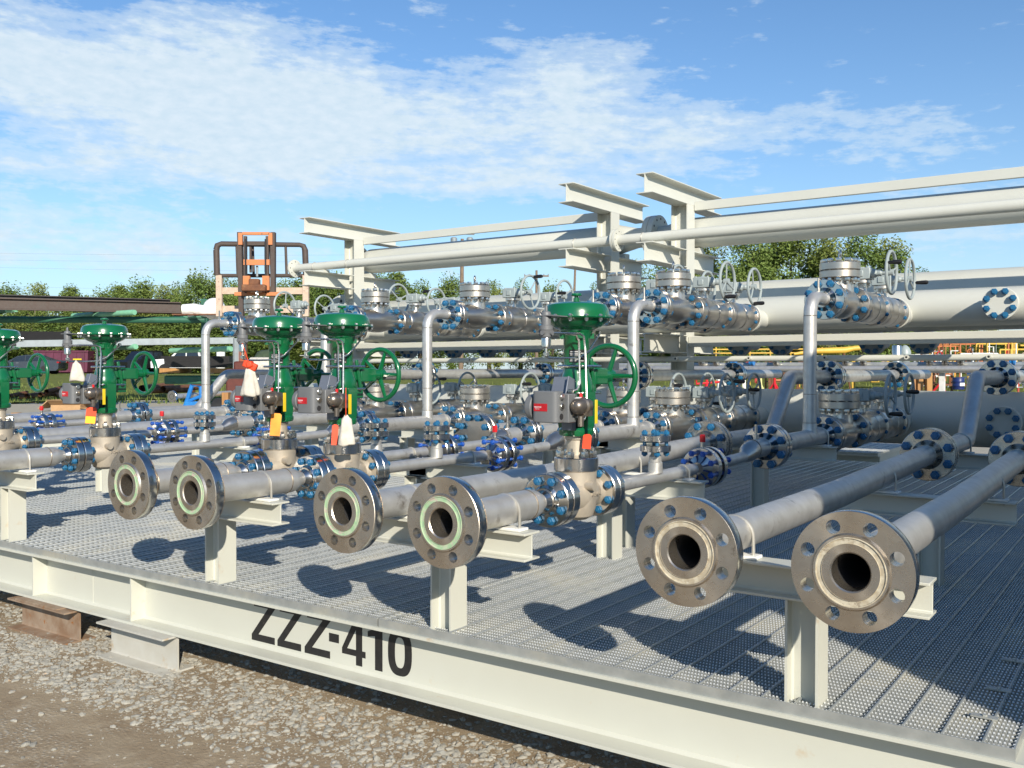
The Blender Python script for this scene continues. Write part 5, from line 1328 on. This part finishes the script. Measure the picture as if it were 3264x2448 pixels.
# equipment frames with pipework
cols = {'orange': pm('frame_orange', (.52, .17, .06), 0, .5), 'yellow': yellow, 'white': white, 'red': pm('frame_red', (.45, .04, .03), 0, .5), 'brown': rust}
EQ = [(2775, 44, 'yellow', 1.5, .75, 'low yellow pump frame left of the silver cylinder'), (2935, 46, 'white', 1.6, .95, 'white slanted frame behind the right ball valves'), (2990, 44, 'orange', 1.2, 1.35, 'orange pipework frame left of the red block'), (3060, 47, 'orange', 1.9, 1.5, 'tall orange pump frame at right'), (3120, 43, 'white', 1.3, 1.0, 'white pipe frame in front of the orange pump'),
      (3175, 46, 'yellow', 1.6, 1.5, 'tall yellow manifold frame near the right edge'), (3245, 44, 'yellow', 1.3, 1.2, 'yellow manifold frame at the right edge'), (3090, 39, 'brown', 2.6, .5, 'low rusty trestle under the right field machines'), (2960, 40, 'brown', 1.6, .45, 'low rusty trestle behind the brown posts'), (3215, 40, 'red', 1.2, .6, 'red valve block at the right edge'), (2500, 40, 'brown', 1.4, .75, 'rusty red machine base behind the red jack stand'), (2330, 44, 'white', 1.2, .55, 'white boxy machine behind the grey handwheels'), (2360, 50, 'red', 1.6, .5, 'red low trailer frame behind the railing')]
for i, (u, Z, c, w, h, lb) in enumerate(EQ):
    t = place('process_machine', lb, 'machine', u, Z, yaw=R((i * 47) % 50 - 25)); rr = random.Random(100 + i); m = cols[c]
    h = h + max(0, zat(1165, Z) - t.location.z) * .6
    for sx in (-1, 1):
        for sy in (-1, 1): obj('leg', MB().box((sx * w / 2, sy * .4, h / 2), (.07, .07, h)), m, t)
    obj('deck', MB().box((0, 0, h * .35), (w, .8, .06)), m, t)
    for sy in (-.4, .4): obj('top_rail', MB().box((0, sy, h), (w, .06, .06)), m, t)
    for k in range(13):
        x = rr.uniform(-w / 2, w / 2); z0 = rr.uniform(.2, .9) * h; x1 = x + rr.uniform(-.5, .5); z1 = rr.uniform(.2, 1.15) * h
        obj('pipework', MB().tube([(x, -.42, z0), (x, -.42, z1), (x1, -.42, z1)], rr.uniform(.016, .05), 8), rr.choice([m, m, white, cols['yellow'], cols['orange'], rust, steelgrey, peach]), t)
    obj('pump', MB().lathe([(.05, -.3), (.2, -.28), (.22, -.1), (.22, .12), (.12, .2), (.12, .34)], 16, o=(rr.uniform(-.3, .3), 0, h * .35 + .25), ax='X'), rr.choice([m, bluep, m, white]), t)
    obj('valve_wheel', MB().torus(.14, .025, 18, 6, o=(rr.uniform(-.4, .4), -.5, h * .8), ax='Y'), rr.choice([redm, m, black]), t)
